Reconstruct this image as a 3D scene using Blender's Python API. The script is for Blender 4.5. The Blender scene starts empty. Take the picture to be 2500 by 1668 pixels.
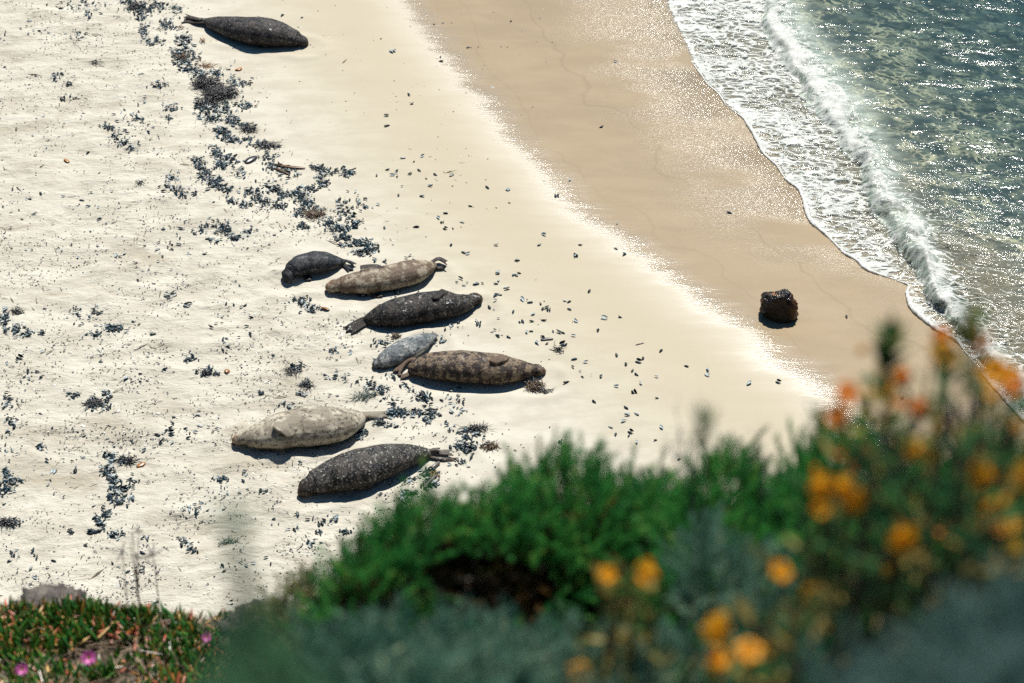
import bpy, math, random
import numpy as np
from mathutils import Vector, Matrix, noise as mnoise

random.seed(7); RNG = np.random.default_rng(11)
R = math.radians
S = bpy.context.scene
COL = S.collection

# ---------------------------------------------------------------- camera, sky, sun, exposure
CAM_H, PITCH, HFOV = 15.0, R(36.0), R(24.0)
FPX = 1250 / math.tan(HFOV / 2)
cam = bpy.data.cameras.new("camera"); camo = bpy.data.objects.new("camera", cam); COL.objects.link(camo)
camo.location = (0, 0, CAM_H); camo.rotation_euler = (math.pi / 2 - PITCH, 0, 0)
cam.sensor_width = 36; cam.lens = 18 / math.tan(HFOV / 2)
cam.clip_start = 0.05; cam.clip_end = 3000
cam.dof.use_dof = True; cam.dof.focus_distance = 25.0; cam.dof.aperture_fstop = 2.9
S.camera = camo

SUN_AZ, SUN_EL = R(14), R(58)
w = bpy.data.worlds.new("World"); S.world = w; w.use_nodes = True
wn = w.node_tree.nodes; bg = wn['Background']
sky = wn.new('ShaderNodeTexSky'); sky.sky_type = 'NISHITA'; sky.sun_disc = False
sky.sun_elevation = SUN_EL; sky.sun_rotation = SUN_AZ; sky.air_density = 1.0; sky.dust_density = 0.3; sky.ozone_density = 2.0
tint = wn.new('ShaderNodeMix'); tint.data_type = 'RGBA'; tint.blend_type = 'MULTIPLY'; tint.inputs[0].default_value = 1; tint.inputs[7].default_value = (.45, .85, 1.0, 1)
w.node_tree.links.new(sky.outputs[0], tint.inputs[6]); w.node_tree.links.new(tint.outputs[2], bg.inputs[0]); bg.inputs[1].default_value = 0.05
sun = bpy.data.lights.new("sun", 'SUN'); sun.energy = 5.0; sun.angle = R(0.5); sun.color = (1.0, 0.965, 0.89)
suno = bpy.data.objects.new("sun", sun); COL.objects.link(suno)
SD = Vector((math.sin(SUN_AZ) * math.cos(SUN_EL), math.cos(SUN_AZ) * math.cos(SUN_EL), math.sin(SUN_EL)))
suno.rotation_euler = SD.to_track_quat('Z', 'Y').to_euler()
S.view_settings.view_transform = 'Standard'; S.view_settings.look = 'None'
S.view_settings.exposure = 0.42; S.view_settings.gamma = 1.0
S.render.engine = 'CYCLES'
S.cycles.use_denoising = False; S.cycles.max_bounces = 8; S.cycles.transparent_max_bounces = 24; S.cycles.caustics_reflective = False
S.cycles.caustics_refractive = False; S.cycles.sample_clamp_indirect = 3.0; S.cycles.blur_glossy = 0.5

# ---------------------------------------------------------------- pixel <-> world helpers (2500 x 1668 photo pixels)
CP = np.array([0, 0, CAM_H]); CF = np.array([0, math.cos(PITCH), -math.sin(PITCH)])
CU = np.array([0, math.sin(PITCH), math.cos(PITCH)]); CR = np.array([1.0, 0, 0])
def ray(px, py): return CF + CR * (px - 1250) / FPX + CU * (834 - py) / FPX
def Pz(px, py, z=0.0):
    r = ray(px, py); return CP + r * ((z - CAM_H) / r[2])
def Pd(px, py, d): return CP + ray(px, py) * d
def crv(pts, z=0.0): return np.array([Pz(x, y, z)[:2] for x, y in pts])
def depth(p): return float(np.dot(np.asarray(p) - CP, CF))

# ---------------------------------------------------------------- numpy noise and distances
_T = RNG.random((256, 256))
def vn(x, y):
    xi = np.floor(x).astype(int); yi = np.floor(y).astype(int); fx = x - xi; fy = y - yi
    fx = fx * fx * (3 - 2 * fx); fy = fy * fy * (3 - 2 * fy)
    a = _T[xi & 255, yi & 255]; b = _T[(xi + 1) & 255, yi & 255]; c = _T[xi & 255, (yi + 1) & 255]; d = _T[(xi + 1) & 255, (yi + 1) & 255]
    return (a * (1 - fx) + b * fx) * (1 - fy) + (c * (1 - fx) + d * fx) * fy
def fbm(x, y, o=4, g=.5):
    s = 0; a = 1; n = 0
    for k in range(o): s = s + a * (vn(x + 17.3 * k, y - 9.1 * k) - .5); n += a; a *= g; x = x * 2.03; y = y * 2.03
    return s / n * 2
def sdist(poly, x, y):
    """signed distance (+ on the sea side) and arclength share of the nearest point"""
    best = np.full(np.shape(x), 1e18); sg = np.zeros(np.shape(x)); al = np.zeros(np.shape(x))
    L = np.concatenate([[0], np.cumsum(np.linalg.norm(np.diff(poly, axis=0), axis=1))])
    for i in range(len(poly) - 1):
        a = poly[i]; b = poly[i + 1]; d = b - a; l2 = d @ d
        t = np.clip(((x - a[0]) * d[0] + (y - a[1]) * d[1]) / l2, 0, 1)
        qx = x - a[0] - t * d[0]; qy = y - a[1] - t * d[1]; dd = qx * qx + qy * qy
        m = dd < best - 1e-12
        cr = d[0] * (y - a[1]) - d[1] * (x - a[0])
        best = np.where(m, dd, best); sg = np.where(m, np.sign(cr), sg); al = np.where(m, L[i] + t * math.sqrt(l2), al)
    return np.sqrt(best) * np.where(sg == 0, 1, sg), al
def extend(p, k=400):
    a = p[0] + (p[0] - p[3]) / np.linalg.norm(p[0] - p[3]) * k; b = p[-1] + (p[-1] - p[-4]) / np.linalg.norm(p[-1] - p[-4]) * k
    return np.vstack([a, p, b])
def sst(a, b, x):
    t = np.clip((x - a) / (b - a), 0, 1); return t * t * (3 - 2 * t)

WETL = extend(crv([(935,-60),(976,0),(1003,49),(1065,129),(1110,192),(1168,254),(1203,312),(1266,379),(1315,424),(1369,504),(1458,562),(1560,638),(1656,716),(1726,768),(1814,810),(1866,880),(1936,926),(2000,979),(2080,1060),(2200,1180)]))
SHORE = extend(crv([(1600,-60),(1636,34),(1655,75),(1677,120),(1690,155),(1712,184),(1725,205),(1755,230),(1772,258),(1795,275),(1815,290),(1835,320),(1852,353),(1862,375),(1898,407),(1908,425),(1921,442),(1950,462),(1961,488),(1966,508),(1970,528),(1983,548),(2002,562),(2025,582),(2042,600),(2062,622),(2094,637),(2105,652),(2122,663),(2145,671),(2174,680),(2220,697),(2212,715),(2217,735),(2225,755),(2249,778),(2289,809),(2335,832),(2375,884),(2420,940),(2500,1030),(2600,1150)], -0.12))
CREST = extend(crv([(1895,-60),(1921,0),(1956,75),(2025,161),(2076,230),(2117,321),(2140,402),(2174,459),(2237,528),(2246,560),(2249,590),(2266,640),(2283,695),(2312,745),(2368,800),(2420,860),(2500,950),(2600,1060)], 0.0))
INNER = extend(crv([(1830,-60),(1852,0),(1875,69),(1921,149),(1956,218),(2002,275),(2048,344),(2088,390),(2118,453),(2140,517),(2172,552),(2190,590),(2208,620),(2248,682),(2272,735),(2332,808),(2385,868),(2470,965),(2570,1080)], -0.1))
RLEFT = extend(crv([(330,-60),(400,60),(450,160),(540,330),(620,440),(760,560),(820,640),(900,760),(960,900),(1010,1020),(1060,1150),(1130,1300)]))

SEG = [np.array([Pz(*a, .0)[:2], Pz(*b, .0)[:2]]) for a, b in (((500, 75), (745, 118)), ((690, 695), (825, 665)), ((805, 715), (1060, 680)), ((850, 800), (1165, 755)), ((912, 905), (1050, 850)), ((1000, 930), (1325, 935)), ((575, 1090), (880, 1060)), ((735, 1210), (1045, 1145)))]
TRAIL = [np.array([Pz(*q)[:2] for q in t]) for t in (((560, 1100), (480, 1115), (380, 1090), (250, 1110), (120, 1080)), ((720, 1215), (650, 1290), (540, 1310), (400, 1290)), ((1110, 1120), (1180, 1180), (1230, 1260)), ((690, 690), (600, 720), (520, 700), (400, 740), (300, 720)), ((850, 820), (760, 850), (640, 830), (500, 880), (350, 860)))]
RKX, RKY = [float(q) for q in Pz(1904, 775, -.05)[:2]]
def H(x, y, detail=True):
    """height of the sand"""
    s, _ = sdist(WETL, x, y); d, _ = sdist(SHORE, x, y); r, _ = sdist(RLEFT, x, y)
    z = np.zeros(np.shape(x))
    t = np.clip(s / np.maximum(s - d, 1e-3), 0, 1)
    z = np.where((s > 0) & (d <= 0), -0.12 * t ** 1.15, z)
    z = np.where(d > 0, -0.12 - 0.085 * d - 0.05 * np.maximum(0, d - 1.2) ** 1.25, z)
    z = np.maximum(z, -3.5)
    if detail:
        rough = sst(0.6, -0.8, r)
        z = z + fbm(x * .6, y * .6, 3) * .03 * sst(.3, -1, s)
        z = z + rough * (fbm(x * 2.2 + 5, y * 3.4, 4, .6) * .035 + fbm(x * 6 + 50, y * 7 + 9, 3, .6) * .016)
        z = z + sst(.5, 1.6, d) * fbm(x * 2.5, y * 2.5, 3) * .05
        for sg_ in SEG:   # sand pushed up round each body
            q_ = np.abs(sdist(sg_, x, y)[0]); z = z + .020 * np.exp(-((q_ - .27) / .07) ** 2) * (1 + .8 * fbm(x * 5, y * 5, 2)) - .01 * np.exp(-(q_ / .2) ** 2)
        for tr_ in TRAIL:   # shallow drag marks
            q_ = np.abs(sdist(tr_, x, y)[0] + .06 * fbm(x * 2, y * 2, 2)); z = z + (-.020 * np.exp(-(q_ / .13) ** 2) + .014 * np.exp(-((q_ - .24) / .06) ** 2)) * (1 + .6 * fbm(x * 4 + 3, y * 4, 2))
    return z - .035 * np.exp(-(((x - RKX) / .34) ** 2 + ((y - RKY) / .30) ** 2)) if detail else z
def G(px, py, off=0.0):
    z = 0.0
    for _ in range(4):
        p = Pz(px, py, z + off); z = float(H(p[0:1], p[1:2])[0])
    return np.array([p[0], p[1], z])

# ---------------------------------------------------------------- mesh, tagging and material helpers
def mesh(name, v, f, mats=(), mi=None, smooth=True, attrs=None, link=True, parent=None, origin=None):
    v = np.asarray(v, dtype=np.float32)
    if origin is not None: v = v - np.asarray(origin, dtype=np.float32)
    me = bpy.data.meshes.new(name)
    if isinstance(f, np.ndarray):
        n, k = f.shape
        me.vertices.add(len(v)); me.vertices.foreach_set('co', v.ravel())
        me.loops.add(n * k); me.loops.foreach_set('vertex_index', f.ravel().astype(np.int32))
        me.polygons.add(n); me.polygons.foreach_set('loop_start', np.arange(0, n * k, k, dtype=np.int32))
        me.update(calc_edges=True)
    else: me.from_pydata([tuple(map(float, q)) for q in v], [], [tuple(map(int, q)) for q in f]); me.update()
    for m in mats: me.materials.append(m)
    if mi is not None: me.polygons.foreach_set('material_index', np.asarray(mi, dtype=np.int32))
    me.polygons.foreach_set('use_smooth', np.full(len(me.polygons), smooth))
    for k, a in (attrs or {}).items():
        at = me.attributes.new(k, 'FLOAT', 'POINT'); at.data.foreach_set('value', np.asarray(a, dtype=np.float32))
    me.update()
    if not link: return me
    o = bpy.data.objects.new(name, me); COL.objects.link(o)
    if origin is not None: o.location = tuple(map(float, origin))
    if parent is not None:
        o.parent = parent
        if origin is not None: o.location = tuple(float(origin[i]) - parent.location[i] for i in range(3))
    return o
def tag(o, label=None, cat=None, group=None, kind=None):
    for k, v in (('label', label), ('category', cat), ('group', group), ('kind', kind)):
        if v: o[k] = v
    return o
def empty(name, loc, label, cat, group=None):
    o = bpy.data.objects.new(name, None); COL.objects.link(o); o.location = tuple(map(float, loc)); o.empty_display_size = .1
    return tag(o, label, cat, group)

class Mat:
    def __init__(s, name):
        s.m = bpy.data.materials.new(name); s.m.use_nodes = True; s.t = s.m.node_tree
        s.t.nodes.clear(); s.out = s.t.nodes.new('ShaderNodeOutputMaterial')
    def n(s, ty, ins=None, **pr):
        nd = s.t.nodes.new('ShaderNode' + ty)
        for k, v in pr.items(): setattr(nd, k, v)
        for k, v in (ins or {}).items():
            if isinstance(v, bpy.types.NodeSocket): s.t.links.new(v, nd.inputs[k])
            else:
                if isinstance(v, (tuple, list)) and len(v) == 3 and nd.inputs[k].type == 'RGBA': v = (*v, 1)
                nd.inputs[k].default_value = v
        return nd
    def math(s, op, a, b=0.0, c=0.0, clamp=False): return s.n('Math', {0: a, 1: b, 2: c}, operation=op, use_clamp=clamp).outputs[0]
    def mr(s, v, a, b, c=0.0, d=1.0, sm=True):
        return s.n('MapRange', {0: v, 1: a, 2: b, 3: c, 4: d}, interpolation_type='SMOOTHSTEP' if sm else 'LINEAR').outputs[0]
    def mix(s, f, a, b):
        nd = s.n('Mix', data_type='RGBA'); 
        for i, v in ((0, f), (6, a), (7, b)):
            if isinstance(v, bpy.types.NodeSocket): s.t.links.new(v, nd.inputs[i])
            else: nd.inputs[i].default_value = v if i == 0 else (*v, 1)
        return nd.outputs[2]
    def pos(s, sc=(1, 1, 1), rot=0.0, obj=False):
        src = s.n('TexCoord').outputs['Object'] if obj else s.n('NewGeometry').outputs['Position']
        return s.n('Mapping', {'Vector': src, 'Scale': sc, 'Rotation': (0, 0, rot)}).outputs[0]
    def noise(s, v, sc, det=3.0, ro=.5, dist=0.0): return s.n('TexNoise', {'Vector': v, 'Scale': sc, 'Detail': det, 'Roughness': ro, 'Distortion': dist}).outputs[0]
    def attr(s, a): return s.n('Attribute', attribute_name=a).outputs['Fac']
    def bump(s, h, st, dist, nrm=None):
        i = {'Height': h, 'Strength': st, 'Distance': dist}
        if nrm is not None: i['Normal'] = nrm
        return s.n('Bump', i).outputs[0]
    def bsdf(s, **k):
        nm = {'col': 'Base Color', 'rough': 'Roughness', 'spec': 'Specular IOR Level', 'coat': 'Coat Weight', 'coatr': 'Coat Roughness', 'nrm': 'Normal', 'sheen': 'Sheen Weight', 'coatn': 'Coat Normal', 'alpha': 'Alpha', 'sss': 'Subsurface Weight'}
        return s.n('BsdfPrincipled', {nm[a]: b for a, b in k.items()}).outputs[0]
    def end(s, sh): s.t.links.new(sh, s.out.inputs[0]); return s.m
def leafmat(name, c1, c2, c3=None, f3=.2, trans=.35, rough=.5, spec=.4):
    """leaf: colour differs from leaf to leaf (attribute rnd), some light comes through"""
    m = Mat(name); r = m.attr('rnd'); c = m.mix(m.mr(r, 0, .9), c1, c2)
    if c3: c = m.mix(m.mr(r, 1 - f3 - .04, 1 - f3), c, c3)
    b = m.bsdf(col=c, rough=rough, spec=spec)
    t = m.n('BsdfTranslucent', {0: c}).outputs[0]
    return m.end(m.n('MixShader', {0: trans, 1: b, 2: t}).outputs[0])

# ================================================================ SETTING
# ---- sand
def sand_mat():
    m = Mat('sand'); s = m.attr('wet_dist'); d = m.attr('shore_dist'); r = m.attr('wrack_dist')
    p = m.pos(); ps = m.pos((.6, 1.3, 1), R(-12)); pst = m.n('VectorMath', {0: m.pos((.8, 2.6, 1), R(-14)), 1: m.n('VectorMath', {0: m.n('TexNoise', {'Vector': p, 'Scale': 1.1, 'Detail': 2.0}).outputs[1], 1: (1.6, 1.6, 0)}, operation='MULTIPLY').outputs[0]}, operation='ADD').outputs[0]
    fing = m.noise(m.pos((.7, 3.4, 1), R(-14)), 1.5, 5, .6); big = m.noise(p, .5, 3)
    sn = m.math('ADD', s, m.math('MULTIPLY', m.math('SUBTRACT', fing, .5), .62))
    wet = m.mr(sn, -.30, .34)
    rough = m.mr(m.math('ADD', r, m.math('MULTIPLY', m.math('SUBTRACT', big, .5), 2.0)), .6, -1.0)
    n1 = m.noise(ps, 3, 5, .65); n2 = m.noise(p, 9, 5, .6); n3 = m.noise(p, 160, 2, .6); n4 = m.noise(ps, 1.1, 5, .6, .8)
    dry = m.mix(m.mr(n1, .35, .65), (.475, .44, .365), (.575, .545, .465))
    dry = m.mix(m.mr(sn, -3.2, -.3), dry, (.455, .40, .295))
    # trampled sand: greyer smudges and dark litter specks
    sm = m.math('MULTIPLY', m.mr(n4, .52, .72), rough); dry = m.mix(m.math('MULTIPLY', sm, .7), dry, (.36, .315, .24))
    cl = m.mr(m.noise(ps, 2.3, 3, .5, 1.0), .5, .68)
    sp = m.mr(m.noise(pst, 14, 4, .75), .60, .68); sp = m.math('MULTIPLY', m.math('MULTIPLY', sp, cl), m.mr(rough, 0, 1, .12, .85))
    dry = m.mix(m.math('MULTIPLY', sp, .8), dry, (.16, .15, .13))
    wl = m.mix(m.mr(m.noise(ps, 2.0, 4, .6), .3, .7), (.310, .235, .147), (.345, .265, .168))
    wl = m.mix(m.mr(m.noise(ps, 1.1, 4, .6), .48, .62, 0, .6), wl, (.290, .222, .145))
    ln = m.math('ADD', s, m.math('MULTIPLY', m.noise(p, .7, 3, .5), 1.6)); wl = m.mix(m.math('MULTIPLY', m.mr(m.math('ABSOLUTE', m.math('SUBTRACT', ln, 2.25)), .035, .0), .35), wl, (.23, .17, .105))
    wl = m.mix(m.math('MULTIPLY', m.mr(m.math('ABSOLUTE', m.math('SUBTRACT', m.math('ADD', ln, m.math('MULTIPLY', s, .3)), 1.5)), .03, .0), .25), wl, (.23, .17, .105))
    sea = m.mr(d, -.05, .3); 
    caustic_cells = m.n('TexVoronoi', {'Vector': m.n('VectorMath', {0: m.pos((1, 1.5, 1), R(20)), 1: m.n('Vector Math' if False else 'TexNoise', {'Vector': p, 'Scale': 2.2, 'Detail': 3.0}).outputs[1]}, operation='ADD').outputs[0], 'Scale': 6.5}, feature='DISTANCE_TO_EDGE').outputs[0]
    caustic_net = m.math('MULTIPLY', m.mr(caustic_cells, .20, .0), m.mr(m.noise(p, 3.5, 4, .6), .46, .60))
    bed = m.mix(m.mr(m.noise(m.pos((1, 1.6, 1), R(20)), 3.6, 5, .65), .40, .62), (.075, .098, .088), (.24, .255, .195)); bed = m.mix(caustic_net, bed, (.80, .70, .46))  # bright network is caustic sunlight painted into the bed colour
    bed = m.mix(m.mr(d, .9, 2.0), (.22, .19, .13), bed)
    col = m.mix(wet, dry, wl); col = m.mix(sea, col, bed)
    col = m.mix(m.mr(n3, .25, .75, -.0, .16), col, (.16, .13, .09))
    # gloss: saturated sand at the edge of the last swash gleams, glassy wet sand mirrors the sky
    edge = m.math('MULTIPLY', m.math('MULTIPLY', m.math('POWER', m.mr(sn, -1.3, .0, sm=False), 2.2), m.mr(sn, .50, .06)), m.mr(d, -.1, -.4))
    ro = m.mr(wet, 0, 1, .85, .34); ro = m.math('SUBTRACT', ro, m.math('MULTIPLY', edge, .22))
    spk = m.math('MULTIPLY', m.math('POWER', m.mr(d, -2.5, -.1, sm=False), 1.9), m.mr(m.noise(ps, .9, 3), .30, .62))
    spk = m.math('MULTIPLY', spk, m.mr(m.n('SeparateXYZ', {0: p}).outputs[1], 20.6, 24.5, .12, 1))
    gl = m.noise(p, 62, 1, .4); gl2 = m.noise(m.pos((.6, 2.4, 1), R(-12)), 14, 4, .7)
    h = m.math('MULTIPLY', m.math('SUBTRACT', gl, .5), m.math('MULTIPLY', spk, .022))
    h = m.math('ADD', h, m.math('ADD', m.math('MULTIPLY', gl2, m.math('MULTIPLY', edge, .0045)), m.math('MULTIPLY', m.math('MULTIPLY', gl, edge), .0030)))
    hd = m.math('ADD', m.math('MULTIPLY', n1, .045), m.math('ADD', m.math('MULTIPLY', n2, .026), m.math('MULTIPLY', m.noise(pst, 5, 5, .7), .024)))
    hd = m.math('MULTIPLY', hd, m.math('MULTIPLY', rough, m.math('SUBTRACT', 1.0, wet)))
    hg = m.math('MULTIPLY', n3, .0012)
    h = m.math('ADD', m.math('ADD', h, hd), hg)
    nb = m.bump(h, 1.0, 1.0)
    ro = m.math('SUBTRACT', ro, m.math('MULTIPLY', spk, .19))
    sp_ = m.mr(m.math('ADD', edge, m.math('MULTIPLY', wet, m.mr(spk, 0, 1, .2, .8))), 0, 1, .05, .95)
    sp_ = m.math('MULTIPLY', sp_, m.mr(d, .2, -.1, 0, 1)); ro = m.math('MAXIMUM', ro, .12)
    return m.end(m.bsdf(col=col, rough=ro, spec=sp_, nrm=nb))

def axis(a, b, step, far, k=1.25):
    mid = list(np.arange(a, b + step / 2, step)); lo = []; hi = []; st = step; x = a
    while x > -far: st *= k; x -= st; lo.append(x)
    st = step; x = mid[-1]
    while x < far: st *= k; x += st; hi.append(x)
    return np.array(lo[::-1] + mid + hi)
def grid(xs, ys):
    X, Y = np.meshgrid(xs, ys); nx = len(xs); ny = len(ys)
    i = np.arange((nx - 1) * (ny - 1)); r = i // (nx - 1); c = i % (nx - 1); a = r * nx + c
    return X.ravel(), Y.ravel(), np.stack([a, a + 1, a + 1 + nx, a + nx], 1)
X, Y, F = grid(axis(-7.6, 7.6, .045, 500), axis(14, 30.5, .045, 500))
Z = H(X, Y)
sW, _ = sdist(WETL, X, Y); sS, _ = sdist(SHORE, X, Y); sR, _ = sdist(RLEFT, X, Y)
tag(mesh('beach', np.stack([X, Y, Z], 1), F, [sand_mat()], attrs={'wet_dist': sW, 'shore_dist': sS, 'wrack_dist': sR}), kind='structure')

# ---- sea
def water_mat():
    m = Mat('sea_water'); d = m.attr('shore_dist'); fd = m.attr('foam'); milk = m.attr('milk'); dep = m.attr('depth'); gl = m.attr('glitter')
    p = m.pos(); FL = R(-14)
    wv = m.n('TexNoise', {'Vector': p, 'Scale': 3.0, 'Detail': 3.0}).outputs[1]
    wv = m.n('VectorMath', {0: wv, 1: (.34, .34, 0)}, operation='MULTIPLY').outputs[0]
    pw = m.n('VectorMath', {0: m.pos((.75, 1.7, 1), FL), 1: wv}, operation='ADD').outputs[0]
    v1 = m.n('TexVoronoi', {'Vector': pw, 'Scale': 6.5}, feature='DISTANCE_TO_EDGE').outputs[0]
    v2 = m.n('TexVoronoi', {'Vector': pw, 'Scale': 19.0}, feature='DISTANCE_TO_EDGE').outputs[0]
    nn = m.noise(pw, 5.5, 6, .78); nf = m.noise(pw, 38, 3, .75)
    lace = m.math('ADD', m.mr(v1, .18, .0, 0, .42), m.mr(v2, .24, .0, 0, .30))
    lace = m.math('ADD', lace, m.math('ADD', m.math('MULTIPLY', nn, .85), m.math('MULTIPLY', nf, .45)))
    thr = m.math('SUBTRACT', 1.54, m.math('MULTIPLY', fd, 1.05))
    fm = m.mr(m.math('SUBTRACT', lace, thr), -.13, .16)
    fm = m.math('MULTIPLY', fm, m.mr(fd, .02, .12))
    # surface ripples
    b1 = m.noise(m.pos((1, 2.2, 1), R(-18)), 3.2, 4, .6, .3); b2 = m.noise(m.pos((1, 1.9, 1), R(-10)), 13, 3, .6, .2); b3 = m.noise(p, 46, 2, .6)
    clu = m.mr(m.noise(m.pos((.9, 1.5, 1), R(-16)), 2.4, 4, .65, .6), .46, .68, .30, 1.05)
    h = m.math('ADD', m.math('MULTIPLY', b1, m.mr(gl, 0, 1, .013, .016)), m.math('MULTIPLY', clu, m.math('ADD', m.math('MULTIPLY', b2, m.mr(gl, 0, 1, .0080, .021)), m.math('MULTIPLY', b3, m.mr(gl, 0, 1, .0014, .0060)))))
    nb = m.bump(h, 1.0, 1.0)
    k = m.n('CombineXYZ', {0: m.math('POWER', 2.718, m.math('MULTIPLY', dep, -1.1)), 1: m.math('POWER', 2.718, m.math('MULTIPLY', dep, -.74)), 2: m.math('POWER', 2.718, m.math('MULTIPLY', dep, -.66))}).outputs[0]
    tr = m.n('BsdfTransparent', {0: k}).outputs[0]
    sc = m.bsdf(col=(.026, .064, .070), rough=.6, spec=0.0)
    body = m.n('MixShader', {0: m.math('SUBTRACT', 1.0, m.math('POWER', 2.718, m.math('MULTIPLY', dep, -.55))), 1: tr, 2: sc}).outputs[0]
    mk = m.bsdf(col=m.mix(m.mr(nn, .3, .7), (.34, .41, .33), (.52, .58, .48)), rough=.35, spec=.5, nrm=m.bump(nn, .6, .06))
    body = m.n('MixShader', {0: m.math('MULTIPLY', milk, m.mr(nn, .25, .6)), 1: body, 2: mk}).outputs[0]
    g = m.n('BsdfGlossy', {'Color': (1, 1, 1), 'Roughness': .13, 'Normal': nb}).outputs[0]
    fr = m.n('Fresnel', {'IOR': 1.33, 'Normal': nb}).outputs[0]
    wt = m.n('MixShader', {0: fr, 1: body, 2: g}).outputs[0]
    fo = m.bsdf(col=m.mix(m.mr(nn, .35, .65), (.40, .42, .38), (.64, .64, .60)), rough=.45, spec=.5, nrm=m.bump(m.math('ADD', m.math('MULTIPLY', nn, 1.2), m.math('MULTIPLY', nf, .8)), .6, .022))
    return m.end(m.n('MixShader', {0: fm, 1: wt, 2: fo}).outputs[0])
WATER = water_mat()
X, Y, F = grid(axis(1.0, 8.3, .026, 500), axis(15, 31, .026, 500))
dS, aS = sdist(SHORE, X, Y); dC, aC = sdist(CREST, X, Y); dI, aI = sdist(INNER, X, Y)
wob = .16 * fbm(X * 1.9, Y * 1.9, 5, .65); dI = dI + wob; dC = dC + .5 * wob
a0 = 400.0; TL = aC.max() - 800
u = np.clip((aC - a0) / TL, 0, 1)            # 0 = top of the picture .. 1 = bottom right
sand = H(X, Y)
inside = (dI > 0) & (dC < 0)
f = np.where(inside, dI / np.maximum(dI - dC, 1e-3), 0)
amp = (.020 + .06 * sst(.3, .6, u)) * (1 + .5 * fbm(X * 1.1 + 8, Y * 1.1, 2))
rid = np.where(inside, np.sin(np.pi * np.clip(f, 0, 1) * .62) ** .9, 0)
peak = math.sin(math.pi * .62) ** .8
rid = np.where(dC >= 0, peak * np.exp(-dC / .30), rid)
rid = np.where(dI <= 0, 0, rid)
lump = fbm(X * 4, Y * 4, 5, .65) * 1.9
level = -.10 + .02 * fbm(X * .9, Y * 1.6, 3) * sst(0, 1.2, dC)
thick = np.where(dS < 0, dS * .15, np.minimum(.004 + .05 * dS, .035))
z = np.where(dI < 0, sand + thick, 0)
zi = np.maximum(level, sand + .035)
z = np.where(dI < 0, z, zi * sst(0, .12, dI) + (sand + thick) * (1 - sst(0, .12, dI)))
z = z + rid * amp * (1 + .5 * lump) + np.where(inside, .03 * lump, 0) + sst(0, .3, dS) * (.008 * fbm(X * 4, Y * 7, 3))
z = np.where(dS < 0, sand + dS * .15 - .001, z)
fd = sst(0, .06, dS) * (.60 + .28 * fbm(X * 1.3, Y * 2.2, 3))
fd = np.where(dI < 0, fd * (1 - .42 * sst(-.38, -.02, dI) * sst(.15, .5, u + .25 * fbm(X * 2, Y * 2, 2))), fd)
fd = fd + .35 * np.exp(-np.abs(dS - .05) / .05) * (dS > 0)
top = sst(.62, .35, u)
fd = np.where(inside, (.50 + .34 * lump + .36 * sst(.42, .05, np.abs(f - .42))) * top + (1 - top) * (.34 + .50 * sst(.45, .95, f) + .22 * lump), fd)
back = (1 - top) * (.62 * np.exp(-np.maximum(dC, 0) / .22) + .34 * np.exp(-np.maximum(dC, 0) / 1.1) * sst(.45, .8, u)) + top * .5 * np.exp(-np.maximum(dC, 0) / .08)
fd = np.where(dC >= 0, back, fd)
lowr = 1 - top
milk = np.where(dC >= 0, np.exp(-(dC / np.where(u < .5, .26, .16)) ** 2) * .85, np.where(inside, .9, .12 * sst(.0, .2, dS)))
gl = np.clip(sst(.30, .62, u) * np.exp(-np.maximum(dC - .3, 0) / 1.2) + .55 * (dC < 0) + .12, 0, 1)
dep = np.maximum(z - sand, 0)
P = np.stack([X, Y, z], 1)
keep = (dS[F] > -.12).any(axis=1); F = F[keep]
used = np.unique(F); rm = np.full(len(X), -1); rm[used] = np.arange(len(used)); F = rm[F]
tag(mesh('sea_water', P[used], F, [WATER], attrs={'shore_dist': dS[used], 'foam': fd[used], 'milk': milk[used], 'depth': dep[used], 'glitter': gl[used]}), kind='structure')

# ---- thick foam lip along the front of the swash
def foam_mat():
    m = Mat('foam'); n = m.noise(m.pos(), 90, 4, .7)
    return m.end(m.bsdf(col=m.mix(n, (.58, .58, .54), (.78, .78, .74)), rough=.4, spec=.5, nrm=m.bump(n, .7, .02)))
FOAM = foam_mat()
def resample(poly, step):
    L = np.concatenate([[0], np.cumsum(np.linalg.norm(np.diff(poly, axis=0), axis=1))]); t = np.arange(0, L[-1], step)
    return np.stack([np.interp(t, L, poly[:, i]) for i in range(poly.shape[1])], 1), t
def smooth(p, n=3):
    p = p.copy()
    for _ in range(n): p[1:-1] = (p[:-2] + 2 * p[1:-1] + p[2:]) / 4
    return p
c, t = resample(SHORE[1:-1], .02); c = smooth(c, 6)
tg = np.gradient(c, axis=0); tg /= np.linalg.norm(tg, axis=1)[:, None]; nr = np.stack([-tg[:, 1], tg[:, 0]], 1)
nz = fbm(t * 2.2, t * 0 + 3, 3); wd = np.clip(.014 + .018 * nz + .008 * fbm(t * 22, t * 0, 2), .0025, .05)
wd *= sst(.12, .3, t / t[-1]) * .9 + .1 + .55 * sst(.3, .5, t / t[-1])
V = []; K = 8
for k in range(K):
    a = math.pi * 2 * k / K; jit = 1 + .3 * fbm(t * 30, t * 0 + k * 3, 2)
    q = c + nr * ((np.cos(a) * jit + .35) * wd)[:, None]; hz = H(q[:, 0], q[:, 1]) + .002 + (np.sin(a) * .75 + .25) * wd * jit
    V.append(np.stack([q[:, 0], q[:, 1], hz], 1))
V = np.stack(V, 1); n = len(t); i = np.arange((n - 1) * K); r = i // K; k = i % K
Ff = np.stack([r * K + k, r * K + (k + 1) % K, (r + 1) * K + (k + 1) % K, (r + 1) * K + k], 1)
tag(mesh('sea_foam', V.reshape(-1, 3), Ff, [FOAM]), kind='stuff')

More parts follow.
